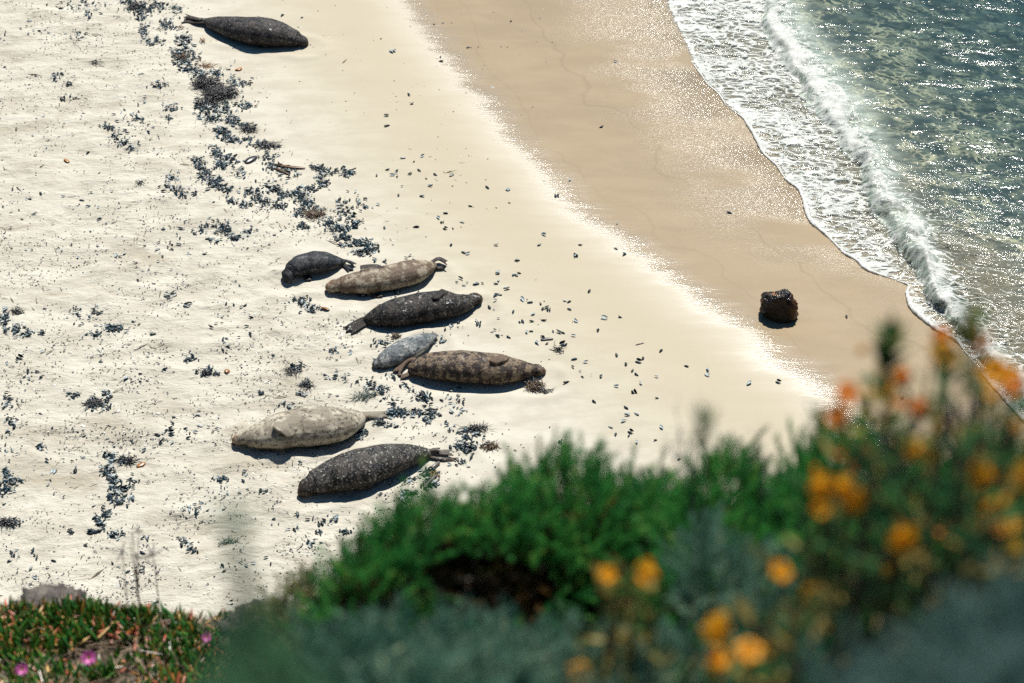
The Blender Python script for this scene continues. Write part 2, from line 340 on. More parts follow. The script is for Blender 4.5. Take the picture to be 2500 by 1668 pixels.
# ---- cliff top and slope below the camera
SLY = np.array([-500, -8, -1, 0, 1, 2, 3, 4, 5, 6, 7.2, 8.2, 9.15, 9.7, 10.6, 12.0, 12.5])
SLZ = np.array([14, 13.6, 13.35, 13.2, 12.8, 12.05, 11.2, 10.35, 9.5, 8.75, 7.70, 7.06, 6.62, 6.2, 2.2, -.3, -1])
def hill_z(x, y):
    x = np.asarray(x, dtype=float); y = np.asarray(y, dtype=float)
    z = np.interp(y + .25 * fbm(x * .5, y * 0, 2), SLY, SLZ)
    z = z + .92 * sst(-.55, -.15, x) * sst(4.0, 5.4, y) * sst(9.6, 7.8, y) + .10 * sst(-.2, .4, x) * sst(3.6, 5, y) * sst(8, 7, y)
    return z + .12 * fbm(x * .8, y * .8, 4) * sst(-2, 3, y)
def soil_mat():
    m = Mat('soil'); p = m.pos(); n = m.noise(p, 2, 6, .6); n2 = m.noise(p, 25, 4, .6)
    c = m.mix(m.mr(n, .35, .65), (.035, .026, .018), (.075, .055, .038)); c = m.mix(m.mr(n2, .5, .7), c, (.05, .06, .03))
    return m.end(m.bsdf(col=c, rough=.95, spec=.1, nrm=m.bump(n2, .8, .05)))
X, Y, F = grid(axis(-6, 6, .12, 400, 1.3), np.concatenate([-np.geomspace(400, 2, 24), np.arange(-1, 12.51, .1)]))
tag(mesh('hillside', np.stack([X, Y, hill_z(X, Y)], 1), F, [soil_mat()]), kind='structure')

# ================================================================ SEALS
def catmull(P, t, n):
    out = []
    m = len(P)
    for q in np.linspace(0, m - 1, n):
        i = min(int(q), m - 2); f = q - i
        p0 = P[max(i - 1, 0)]; p1 = P[i]; p2 = P[i + 1]; p3 = P[min(i + 2, m - 1)]
        out.append(.5 * ((2 * p1) + (-p0 + p2) * f + (2 * p0 - 5 * p1 + 4 * p2 - p3) * f * f + (-p0 + 3 * p1 - 3 * p2 + p3) * f ** 3))
    return np.array(out)
def loft(ctr, rw, rz, sides=22, ground=None):
    """closed tube of elliptical rings round a spine; flattened where it rests on the sand"""
    n = len(ctr); tg = np.gradient(ctr, axis=0); tg /= np.linalg.norm(tg, axis=1)[:, None] + 1e-9
    side = np.cross(tg, [0, 0, 1.0]); side /= np.linalg.norm(side, axis=1)[:, None] + 1e-9; up = np.cross(side, tg)
    V = []
    for i in range(n):
        for k in range(sides):
            a = 2 * math.pi * k / sides
            q = ctr[i] + side[i] * math.cos(a) * rw[i] + up[i] * math.sin(a) * rz[i]
            if ground is not None: q[2] = max(q[2], ground - .012)
            V.append(q)
    V.append(ctr[0] - tg[0] * rw[0] * .5); V.append(ctr[-1] + tg[-1] * rw[-1] * .5)
    Fc = []
    for i in range(n - 1):
        for k in range(sides):
            a = i * sides + k; b = i * sides + (k + 1) % sides; Fc.append((a, b, b + sides, a + sides))
    e0, e1 = n * sides, n * sides + 1
    for k in range(sides): Fc.append((e0, (k + 1) % sides, k)); Fc.append((e1, (n - 1) * sides + k, (n - 1) * sides + (k + 1) % sides))
    return np.array(V), Fc
def remeshed(parts, voxel):
    V = []; Fc = []
    for v, f in parts:
        o = sum(len(q) for q in V); V.append(v); Fc += [tuple(int(i) + o for i in g) for g in f]
    me = mesh('tmp', np.vstack(V), Fc, link=False); o = bpy.data.objects.new('tmp', me); COL.objects.link(o)
    md = o.modifiers.new('r', 'REMESH'); md.mode = 'VOXEL'; md.voxel_size = voxel; md.use_smooth_shade = True
    ms = o.modifiers.new('s', 'SMOOTH'); ms.factor = .5; ms.iterations = 3
    dg = bpy.context.evaluated_depsgraph_get(); e = bpy.data.meshes.new_from_object(o.evaluated_get(dg))
    n = len(e.vertices); co = np.empty(n * 3, np.float32); e.vertices.foreach_get('co', co); fs = [tuple(p.vertices) for p in e.polygons]
    bpy.data.objects.remove(o); bpy.data.meshes.remove(e); bpy.data.meshes.remove(me)
    return co.reshape(-1, 3).astype(float), fs

def fur_mat(name, a, b, spot, face, belly=None, sc=9.0, thr=(.42, .62), spots=(.55, .7), spec=.22, fleck=None, flip=None):
    m = Mat(name); p = m.pos(obj=True); t = m.attr('along'); up = m.attr('up')
    n1 = m.noise(p, sc, 5, .65, .4); n2 = m.noise(p, sc * 4.5, 5, .75, .3); n3 = m.noise(p, 120, 3, .6); fp = m.attr('flip')
    c = m.mix(m.mr(n1, .5 - (.62 - thr[1]) * .5 - .06, .5 - (.62 - thr[1]) * .5 + .06), a, b); c = m.mix(m.mr(m.noise(p, sc * 2.2, 4, .7, .5), .52, .60, 0, .75), c, a)
    c = m.mix(m.math('MULTIPLY', m.mr(n2, *spots), .85), c, spot)  # pale spots on dark coats: coat marking plus painted flecky reflections
    if belly: c = m.mix(m.math('MULTIPLY', m.mr(m.math('ADD', up, m.math('MULTIPLY', n1, .4)), .5, .1), .8), c, belly)
    c = m.mix(m.math('MULTIPLY', m.mr(m.math('ADD', t, m.math('MULTIPLY', n1, .06)), .17, .07), .75), c, face)
    c = m.mix(m.math('MULTIPLY', fp, .85), c, m.mix(m.mr(n3, .4, .6), tuple(q * .55 for q in (flip or a)), flip or a))
    if fleck:
        vf = m.n('TexVoronoi', {'Vector': p, 'Scale': 36.0, 'Randomness': 1.0}); sel = m.mr(m.n('SeparateColor', {0: vf.outputs['Color']}).outputs[0], .87, .89)
        c = m.mix(m.math('MULTIPLY', m.mr(vf.outputs['Distance'],   .36, .24), sel), c, fleck)
    h = m.math('ADD', m.math('MULTIPLY', n2, .0045), m.math('MULTIPLY', m.noise(m.pos((1, 3, 2), obj=True), 40, 3, .7), .0035))
    wg = m.math('MULTIPLY', m.mr(m.noise(p, 16, 4, .7), .56, .64), m.mr(m.noise(p, 4, 2), .42, .58)); ro = m.mr(wg, 0, 1, .58, .32)
    return m.end(m.bsdf(col=c, rough=ro, spec=m.math('ADD', .15, m.math('MULTIPLY', wg, spec * 2)), nrm=m.bump(h, .9, 1.0)))
EYE = Mat('eye'); EYE = EYE.end(EYE.bsdf(col=(.004, .004, .004), rough=.08, spec=.6))

def seal(spine, flips, mat, label, voxel=.0085, yaw=None, eye=(.32, .55)):
    """spine: (px, py, half height px) nose to tail; flips: (kind, [(px,py,height above sand)...], width m)"""
    S3 = []; rr = []
    for px, py, hp in spine:
        r = hp * 25.0 / FPX
        for _ in range(5):
            g = G(px, py, r * .88); r = hp * depth([g[0], g[1], g[2] + r * .88]) / FPX
        S3.append([g[0], g[1], g[2] + r * .86]); rr.append(r)
    S3 = np.array(S3); rr = np.array(rr)
    n = 60; C = catmull(S3, 0, n); Rr = np.maximum(catmull(rr[:, None], 0, n)[:, 0], .012)
    # soft folds at the neck and lumpy blubber
    tt = np.linspace(0, 1, n); Rr = Rr * (1 + .02 * np.sin(tt * 37) * sst(.1, .2, tt))
    gz = float(np.median(H(C[:, 0], C[:, 1])))
    Rr = Rr * (1 - .20 * np.exp(-((tt - .175) / .045) ** 2) + .14 * np.exp(-((tt - .085) / .04) ** 2))
    C[:, 2] -= Rr * .16; parts = [loft(C, Rr * 1.13, Rr * .76, ground=gz)]
    from mathutils.bvhtree import BVHTree
    bv = BVHTree.FromPolygons([Vector(q) for q in parts[0][0]], parts[0][1])
    def onbody(px, py, h):
        dr_ = Vector(ray(px, py)).normalized(); hit = bv.ray_cast(Vector(CP), dr_)
        if hit[0] is None or h < .1: g = G(px, py, h); return [g[0], g[1], g[2] + h]
        q_ = hit[0] - dr_ * .018; return [q_.x, q_.y, q_.z]
    # snout: whisker pads and brow
    nose = C[0]; ax = C[3] - C[0]; ax /= np.linalg.norm(ax); sd = np.cross(ax, [0, 0, 1.0]); sd /= np.linalg.norm(sd)
    hl = float(np.sum(np.linalg.norm(np.diff(C, axis=0), axis=1))) * .1
    def ball(c, rx, ry=None, rz=None):
        ry = ry or rx; rz = rz or rx; vs = []; fs = []; A, B = 8, 12
        for i in range(1, A):
            for k in range(B):
                th = math.pi * i / A; ph = 2 * math.pi * k / B
                vs.append(c + ax * rx * math.sin(th) * math.cos(ph) + sd * ry * math.sin(th) * math.sin(ph) + np.array([0, 0, rz * math.cos(th)]))
        vs.append(c + np.array([0, 0, rz])); vs.append(c - np.array([0, 0, rz])); tN = len(vs) - 2
        for i in range(A - 2):
            for k in range(B): fs.append((i * B + k, (i + 1) * B + k, (i + 1) * B + (k + 1) % B, i * B + (k + 1) % B))
        for k in range(B): fs.append((tN, k, (k + 1) % B)); fs.append((tN + 1, (A - 2) * B + (k + 1) % B, (A - 2) * B + k))
        return np.array(vs), fs
    r0 = float(np.interp(.05, tt, Rr))
    for sgn in (-1, 1):
        parts.append(ball(nose + ax * r0 * .25 + sd * sgn * r0 * .38 - np.array([0, 0, r0 * .12]), r0 * .55, r0 * .42, r0 * .42))
    parts.append(ball(nose - ax * r0 * .05 + np.array([0, 0, r0 * .2]), r0 * .32, r0 * .3, r0 * .28))
    # flippers: a fan of digits joined by web
    for kind, pts, wdt in flips:
        if kind == 'fore': wdt *= 1.25
        q = np.array([onbody(px, py, h) for px, py, h in pts])
        nd = 5; root = q[0]; d = q[-1] - q[0]; L = np.linalg.norm(d); d /= L
        lat = np.cross(d, [0, 0, 1.0]); lat /= np.linalg.norm(lat)
        for k in range(nd):
            s = (k - (nd - 1) / 2) / ((nd - 1) / 2); m_ = 9
            base = catmull(q, 0, m_); f = np.linspace(0, 1, m_)
            ln = (1 - .13 * abs(s) if kind == 'fore' else .84 + .16 * abs(s))
            base = root + (base - root) * ln
            spread = (.35 + .65 * f) if kind == 'hind' else (.75 + .15 * np.sin(f * 3))
            base = base + lat[None] * (s * wdt * .5 * spread)[:, None] + np.array([0, 0, 1.0])[None] * ((.012 * (1 - abs(s))) * f)[:, None]
            th = wdt * (.20 if kind == 'hind' else .21) * (1.15 - .45 * f)
            parts.append(loft(base, np.maximum(th, .009), np.maximum(th * .62, .008), 10))
    v, fs = remeshed(parts, voxel)
    # attributes
    dd = np.stack([np.linalg.norm(v[:, :2] - c[:2], axis=1) + .3 * abs(v[:, 2] - c[2]) for c in C], 1); ix = dd.argmin(1)
    along = tt[ix]; FD = np.full(len(v), 9.0)
    for kind, pts, wdt in flips:
        q = catmull(np.array([onbody(px, py, h) for px, py, h in pts]), 0, 9)
        for k in range(1, 9): FD = np.minimum(FD, np.linalg.norm((v - q[k]) * [1, 1, 1.6], axis=1) / (wdt * .62))
    flp = sst(1.15, .8, FD)
    up = (v[:, 2] - gz) / (2 * rr.max())
    nr = .004 * fbm(v[:, 0] * 9 + v[:, 2] * 5, v[:, 1] * 9 - v[:, 2] * 4, 3)
    cc = C[ix]; dr = v - cc; dr /= np.linalg.norm(dr, axis=1)[:, None] + 1e-6; v = v + dr * nr[:, None] + dr * (.004 * np.sin(along * 150) * sst(.11, .14, along) * sst(.26, .2, along))[:, None]
    mi = [0] * len(fs); V = [v]; off = len(v); al = [along]; u2 = [up]; f2 = [flp]
    # eyes and nostrils set in the head
    for sgn in (-1, 1):
        for fr, rad, lat_, hi in ((eye[0], .15, .70, .62), (.0, .07, .16, .28)):
            k = fr * .11 * (n - 1); c0 = np.array([np.interp(k, range(n), C[:, j]) for j in range(3)]); rk = float(np.interp(k, range(n), Rr))
            b, bf = ball(c0 + sd * sgn * rk * lat_ + np.array([0, 0, rk * hi]) - (ax * rk * .35 if fr == 0 else 0), r0 * rad * 1.5)
            V.append(b); fs += [tuple(i + off for i in g) for g in bf]; mi += [1] * len(bf); off += len(b); al.append(np.zeros(len(b))); u2.append(np.ones(len(b))); f2.append(np.zeros(len(b)))
    o = mesh('harbor_seal', np.vstack(V), fs, [mat, EYE], mi, attrs={'along': np.concatenate(al), 'up': np.concatenate(u2), 'flip': np.concatenate(f2)}, origin=(C[n // 2][0], C[n // 2][1], gz))
    return tag(o, label, 'seal', 'harbor seals resting on the beach')
def sp(ox, oy, k, pts): return [(ox + x * k, oy + y * k, h * k) for x, y, h in pts]
def fl(kind, ox, oy, k, pts, wdt): return (kind, [(ox + x * k, oy + y * k, h) for x, y, h in pts], wdt)
A = (640, 580, .3149); B = (540, 940, .2723); D = (400, 0, .1702)
seal(sp(*D, [(2062,628,28),(2030,600,62),(1970,568,100),(1900,540,130),(1800,505,160),(1650,458,202),(1500,425,233),(1350,410,238),(1200,392,225),(1050,372,198),(900,345,165),(750,318,125),(650,298,75),(590,288,42)]),
     [fl('hind', *D, [(640,275,.06),(480,270,.06),(300,228,.05)], .07), fl('hind', *D, [(640,320,.05),(450,312,.02),(270,300,.015)], .10), fl('fore', *D, [(1560,640,.03),(1440,655,.012),(1330,655,.01)], .07)],
     fur_mat('fur_charcoal', (.014,.014,.017), (.050,.044,.042), (.19,.165,.14), (.05,.042,.036), (.045,.040,.035), 9, spots=(.545, .61), spec=.5, flip=(.05,.04,.035)), 'dark charcoal seal lying alone at the far end of the shell drift')
seal(sp(*A, [(172,325,26),(195,292,50),(235,245,72),(285,210,86),(345,188,94),(410,176,96),(480,172,90),(545,176,68),(600,185,42),(635,192,28)]),
     [fl('hind', *A, [(610,175,.05),(670,185,.04),(722,215,.03)], .05), fl('hind', *A, [(610,195,.03),(650,225,.015),(688,262,.01)], .06), fl('fore', *A, [(315,270,.03),(345,308,.012),(378,335,.01)], .06)],
     fur_mat('fur_black_pup', (.012,.014,.018), (.045,.048,.052), (.15,.15,.15), (.02,.022,.026), (.05,.05,.05), 12, spots=(.54, .63), spec=.5, flip=(.03,.03,.035)), 'small curled black pup leftmost in the middle group of seals', .007)
seal(sp(*A, [(512,374,30),(535,370,48),(580,362,66),(640,352,80),(720,340,94),(820,325,106),(920,307,110),(1020,287,111),(1110,265,112),(1190,242,102),(1250,225,78),(1300,212,52),(1335,207,32)]),
     [fl('hind', *A, [(1310,190,.06),(1370,165,.055),(1435,198,.05)], .07), fl('hind', *A, [(1320,225,.03),(1370,240,.015),(1420,225,.012)], .06), fl('fore', *A, [(765,238,.21),(840,228,.22),(922,226,.21)], .07), fl('fore', *A, [(820,425,.03),(870,448,.012),(935,462,.01)], .05)],
     fur_mat('fur_tan', (.14,.10,.07), (.35,.30,.225), (.05,.035,.028), (.19,.08,.03), (.085,.055,.035), 8, spots=(.55, .62), flip=(.035,.03,.03)), 'tan brown mottled seal second in the middle group, dark flipper flat on its back')
seal(sp(*A, [(1692,460,24),(1665,462,46),(1625,475,62),(1565,494,80),(1500,503,102),(1400,502,125),(1300,515,131),(1200,532,131),(1100,553,128),(1000,572,118),(920,592,94),(860,612,66),(810,632,44)]),
     [fl('hind', *A, [(840,610,.05),(740,650,.03),(640,718,.012)], .07), fl('hind', *A, [(830,645,.03),(760,690,.015),(668,742,.01)], .08), fl('fore', *A, [(1415,410,.25),(1375,440,.24),(1325,482,.20)], .06)],
     fur_mat('fur_black', (.008,.008,.010), (.045,.038,.034), (.27,.24,.20), (.06,.03,.015), (.035,.028,.022), 11, spots=(.57, .63), spec=.7, flip=(.03,.025,.022)), 'glossy black seal with pale scratches between the tan seal and the spotted pup')
seal(sp(*A, [(862,985,24),(885,972,42),(930,950,66),(1000,916,86),(1080,874,95),(1160,834,92),(1225,800,76),(1285,775,50),(1320,765,30)]),
     [fl('hind', *A, [(1290,755,.05),(1330,750,.045),(1362,775,.04)], .05), fl('hind', *A, [(1295,790,.03),(1315,815,.012),(1332,828,.01)], .045)],
     fur_mat('fur_pale_pup', (.12,.135,.14), (.36,.365,.345), (.025,.03,.035), (.035,.037,.04), (.15,.165,.16), 6, spots=(.535, .56), flip=(.14,.15,.15)), 'small pale grey spotted pup tucked against the tail of the brown mottled seal', .007)
seal(sp(*A, [(2190,1032,24),(2150,1022,45),(2090,1015,64),(1990,1012,94),(1860,1002,126),(1710,992,137),(1560,980,137),(1430,975,130),(1310,977,112),(1230,985,90),(1180,992,66),(1150,1000,42)]),
     [fl('hind', *A, [(1190,945,.07),(1110,955,.05),(1035,1060,.02)], .085), fl('hind', *A, [(1170,1040,.04),(1110,1070,.02),(1060,1082,.012)], .07), fl('fore', *A, [(1885,925,.22),(1840,945,.22),(1768,968,.20)], .075), fl('fore', *A, [(1900,1090,.04),(1870,1108,.02),(1820,1110,.015)], .06)],
     fur_mat('fur_brown', (.040,.030,.026), (.24,.18,.12), (.012,.010,.012), (.15,.10,.065), (.065,.052,.043), 14, spots=(.53, .58), flip=(.15,.10,.07)), 'large brown and black mottled seal beside the seaweed clump, nose pointing right')
seal(sp(*B, [(108,490,30),(135,480,48),(190,462,78),(280,445,112),(380,424,146),(490,397,172),(600,373,186),(720,352,192),(850,338,198),(980,328,186),(1090,310,158),(1180,288,112),(1240,275,70),(1270,268,42)]),
     [fl('hind', *B, [(1250,260,.06),(1370,262,.03),(1490,262,.015)], .09), fl('hind', *B, [(1250,285,.04),(1360,285,.02),(1450,282,.012)], .06), fl('fore', *B, [(490,352,.27),(575,400,.25),(645,465,.20)], .085), fl('fore', *B, [(470,560,.03),(520,595,.012),(572,615,.01)], .06)],
     fur_mat('fur_cream', (.25,.215,.165), (.47,.42,.33), (.07,.06,.05), (.26,.12,.05), (.15,.125,.09), 5, spots=(.535, .59), flip=(.30,.26,.20)), 'cream coloured seal, one flipper across its side, left of the shell covered dark seal')
seal(sp(*B, [(700,968,28),(725,940,58),(770,900,96),(830,862,118),(900,832,132),(1000,792,158),(1100,758,180),(1200,730,187),(1300,700,182),(1400,672,176),(1500,645,156),(1600,622,135),(1700,610,108),(1790,605,76),(1860,603,46)]),
     [fl('hind', *B, [(1850,590,.07),(1910,578,.075),(1960,578,.07)], .05), fl('hind', *B, [(1850,605,.05),(1970,605,.035),(2080,608,.03)], .085), fl('hind', *B, [(1850,640,.03),(1990,665,.015),(2112,672,.012)], .05), fl('fore', *B, [(1215,895,.05),(1290,900,.035),(1362,903,.03)], .085)],
     fur_mat('fur_shelly', (.012,.012,.014), (.055,.048,.044), (.24,.22,.19), (.045,.025,.014), (.12,.09,.065), 10, spots=(.54, .60), spec=.5, fleck=(.30,.33,.27), flip=(.15,.13,.11)), 'dark grey seal flecked with shell bits, nearest to the green shrub')

# ================================================================ BOULDER ON THE WET SAND
def rock_mesh(c, rx, ry, rz, seed, sub=5, amp=.28, rough=1.0, cuts=8):
    import bmesh
    bm = bmesh.new(); bmesh.ops.create_icosphere(bm, subdivisions=sub, radius=1)
    rnd = random.Random(seed); pl = []
    for _ in range(cuts):
        d = Vector((rnd.gauss(0, 1), rnd.gauss(0, 1), rnd.gauss(0, .9))).normalized(); pl.append((d, rnd.uniform(.62, .85)))
    for v in bm.verts:
        p = v.co.copy()
        for d, k in pl:
            e = p.dot(d) - k
            if e > 0: p -= d * e * .92
        q = v.co * 1.6 + Vector((seed, 0, 0))
        p *= 1 + amp * .35 * mnoise.noise(q) + amp * .22 * rough * mnoise.fractal(q * 3.2, .8, 2.1, 4)
        v.co = Vector((p.x * rx, p.y * ry, p.z * rz)) + Vector(c)
    vs = [tuple(v.co) for v in bm.verts]; fs = [tuple(v.index for v in f.verts) for f in bm.faces]; bm.free()
    return np.array(vs), fs
m = Mat('wet_rock'); p = m.pos(obj=True); n = m.noise(p, 7, 5, .6); n2 = m.noise(p, 30, 4, .7)
zz = m.n('SeparateXYZ', {0: m.pos(obj=True)}).outputs[2]; xx = m.n('SeparateXYZ', {0: m.pos(obj=True)}).outputs[0]
c = m.mix(m.mr(n2, .4, .7), (.004, .004, .005), (.035, .020, .012))
c = m.mix(m.math('MULTIPLY', m.mr(n, .55, .62), m.mr(n2, .35, .6)), c, (.34, .12, .025))
c = m.mix(m.math('MULTIPLY', m.mr(xx, .08, .2), m.mr(n2, .35, .6, 0, .7)), c, (.28, .11, .03))
c = m.mix(m.math('MULTIPLY', m.mr(zz, .12, .03), .6), c, (.035, .04, .02))
WETROCK = m.end(m.bsdf(col=c, rough=m.mr(n2, .3, .7, .10, .28), spec=.3, nrm=m.bump(m.math('ADD', m.math('MULTIPLY', n, .03), m.math('MULTIPLY', n2, .014)), 1, 1)))
g = G(1904, 790); v, fs = rock_mesh(g + np.array([0, .16, .115]), .218, .20, .205, 3, 5, .38, 1.1, 10)
tag(mesh('rock', v, fs, [WETROCK], origin=g), 'black wet boulder with rusty orange patches alone on the wet sand', 'rock')

# ================================================================ SHELLS AND SEAWEED
def blue_shell(name, a, b, pale):
    m = Mat(name); p = m.pos(obj=True); g_ = m.n('NewGeometry'); n = m.noise(p, 60, 3, .6)
    rn = m.n('ObjectInfo').outputs['Random'] if pale is None else m.attr('rnd')
    o = m.mix(m.mr(m.math('ADD', rn, m.math('MULTIPLY', n, .3)), .3, 1.0), a, b)
    c = m.mix(g_.outputs['Backfacing'], o, (.42, .46, .46)) if False else m.mix(m.mr(m.math('ADD', rn, m.math('MULTIPLY', n, .1)), .93, .95), m.mix(g_.outputs['Backfacing'], o, (.36, .42, .44)), (.40, .42, .40))
    return m.end(m.bsdf(col=c, rough=.38, spec=.25))
SH = blue_shell('mussel', (.002, .006, .010), (.009, .030, .044), None); SHR = blue_shell('mussel_drift', (.002, .006, .010), (.010, .034, .048), 1)
def valve(L=1.0, nl=7, nw=5):
    """one half of a mussel: teardrop outline, domed"""
    V = []; Fc = []
    for i in range(nl):
        t = i / (nl - 1); x = (t - .5) * L; wd = .27 * L * (math.sin(math.pi * min(t * .93 + .05, 1)) ** .55) * (.5 + .6 * t)
        for j in range(nw):
            s = (j / (nw - 1)) * 2 - 1; zz = .17 * L * (1 - s * s) ** .6 * math.sin(math.pi * min(.06 + t * .9, 1)) ** .6
            V.append((x, s * wd + .05 * L * math.sin(t * 3), zz))
    for i in range(nl - 1):
        for j in range(nw - 1):
            a = i * nw + j; Fc.append((a, a + nw, a + nw + 1, a + 1))
    return np.array(V), np.array(Fc)
VV, VF = valve()
VV2 = VV.copy(); q = VV.copy(); q[:, 1] = q[:, 1] * 1.0; q[:, 2] = -q[:, 2]; th = R(-38); q = np.stack([q[:, 0], q[:, 1] * math.cos(th) - q[:, 2] * math.sin(th) , q[:, 1] * math.sin(th) + q[:, 2] * math.cos(th)], 1); q[:, 1] -= .42; q[:, 2] += .22
VO = np.vstack([VV, q]); OF = np.vstack([VF, VF + len(VV)])   # a gaping pair
def rotm(n):
    """random lying attitudes (N,3,3): mostly dome up, some upturned"""
    yaw = RNG.random(n) * 2 * math.pi; tilt = RNG.normal(0, .28, n) + np.where(RNG.random(n) < .30, math.pi, 0); pit = RNG.normal(0, .22, n)
    cy, sy = np.cos(yaw), np.sin(yaw); ct, st = np.cos(tilt), np.sin(tilt); cp, sp_ = np.cos(pit), np.sin(pit); Z0 = np.zeros(n); O = np.ones(n)
    Rz = np.array([[cy, -sy, Z0], [sy, cy, Z0], [Z0, Z0, O]]).transpose(2, 0, 1)
    Rx = np.array([[O, Z0, Z0], [Z0, ct, -st], [Z0, st, ct]]).transpose(2, 0, 1)
    Ry = np.array([[cp, Z0, sp_], [Z0, O, Z0], [-sp_, Z0, cp]]).transpose(2, 0, 1)
    return Rz @ Ry @ Rx
def scatter(tv, tf, pos, Rm, sc, extra=None):
    n = len(pos); V = (Rm[:, None] @ (tv[None] * sc[:, None, None])[..., None])[..., 0] + pos[:, None]
    Fo = tf[None] + (np.arange(n) * len(tv))[:, None, None]
    r = np.repeat(RNG.random(n), len(tv))
    return V.reshape(-1, 3), Fo.reshape(-1, tf.shape[1]), r
LONE = [(1200+x*.3507, 600+y*.3507) for x, y in [(40,190),(150,205),(170,210),(50,245),(30,270),(105,300),(215,380),(268,400),(340,410),(355,440),(400,450),(540,395),(543,445),(680,323),(895,500),(785,510),(588,528),(365,522),(742,592),(430,600),(470,603),(500,610),(570,630),(275,600),(385,687),(500,690),(315,675),(1180,735),(868,765),(1053,785),(1025,810),(933,827),(980,872),(1358,842),(1505,865),(1500,905),(1010,900),(1148,915),(760,915),(868,982),(993,1025),(1040,962),(1150,1065),(715,1088),(935,1133),(945,1175),(1008,1173),(920,1225),(830,1265),(1183,1268),(970,1300),(955,1325),(865,1318),(1140,1358),(1010,1373),(480,1370),(585,70),(925,60),(1305,1490),(1790,962),(1998,952),(178,107),(120,640),(40,630),(245,605),(355,640),(575,795),(655,815)]]
LONE += [(900+x*.4464, y*.4464) for x, y in [(778,118),(543,262),(132,283),(393,315),(396,338),(218,520),(237,570),(97,633),(100,690),(1350,340),(1272,697),(1100,987),(1030,1073),(1360,1225),(1398,1390),(1353,1360),(648,1028),(762,1040),(557,1130),(957,1287),(933,1342),(1158,1342),(1132,1400),(810,1428),(187,867),(248,886),(103,930),(225,950),(275,935),(43,963),(130,960),(365,958),(338,1015),(162,1070),(292,1075),(420,1170),(380,1195),(403,1218),(512,1217),(260,1245),(85,1248),(460,1253),(420,1253),(450,1340),(520,1385),(543,1392),(697,1342),(705,1497),(795,1503),(822,1497)]]
LONE += [(1780, 521), (2067, 775), (2203, 973), (215, 374), (962, 126), (690, 38)]
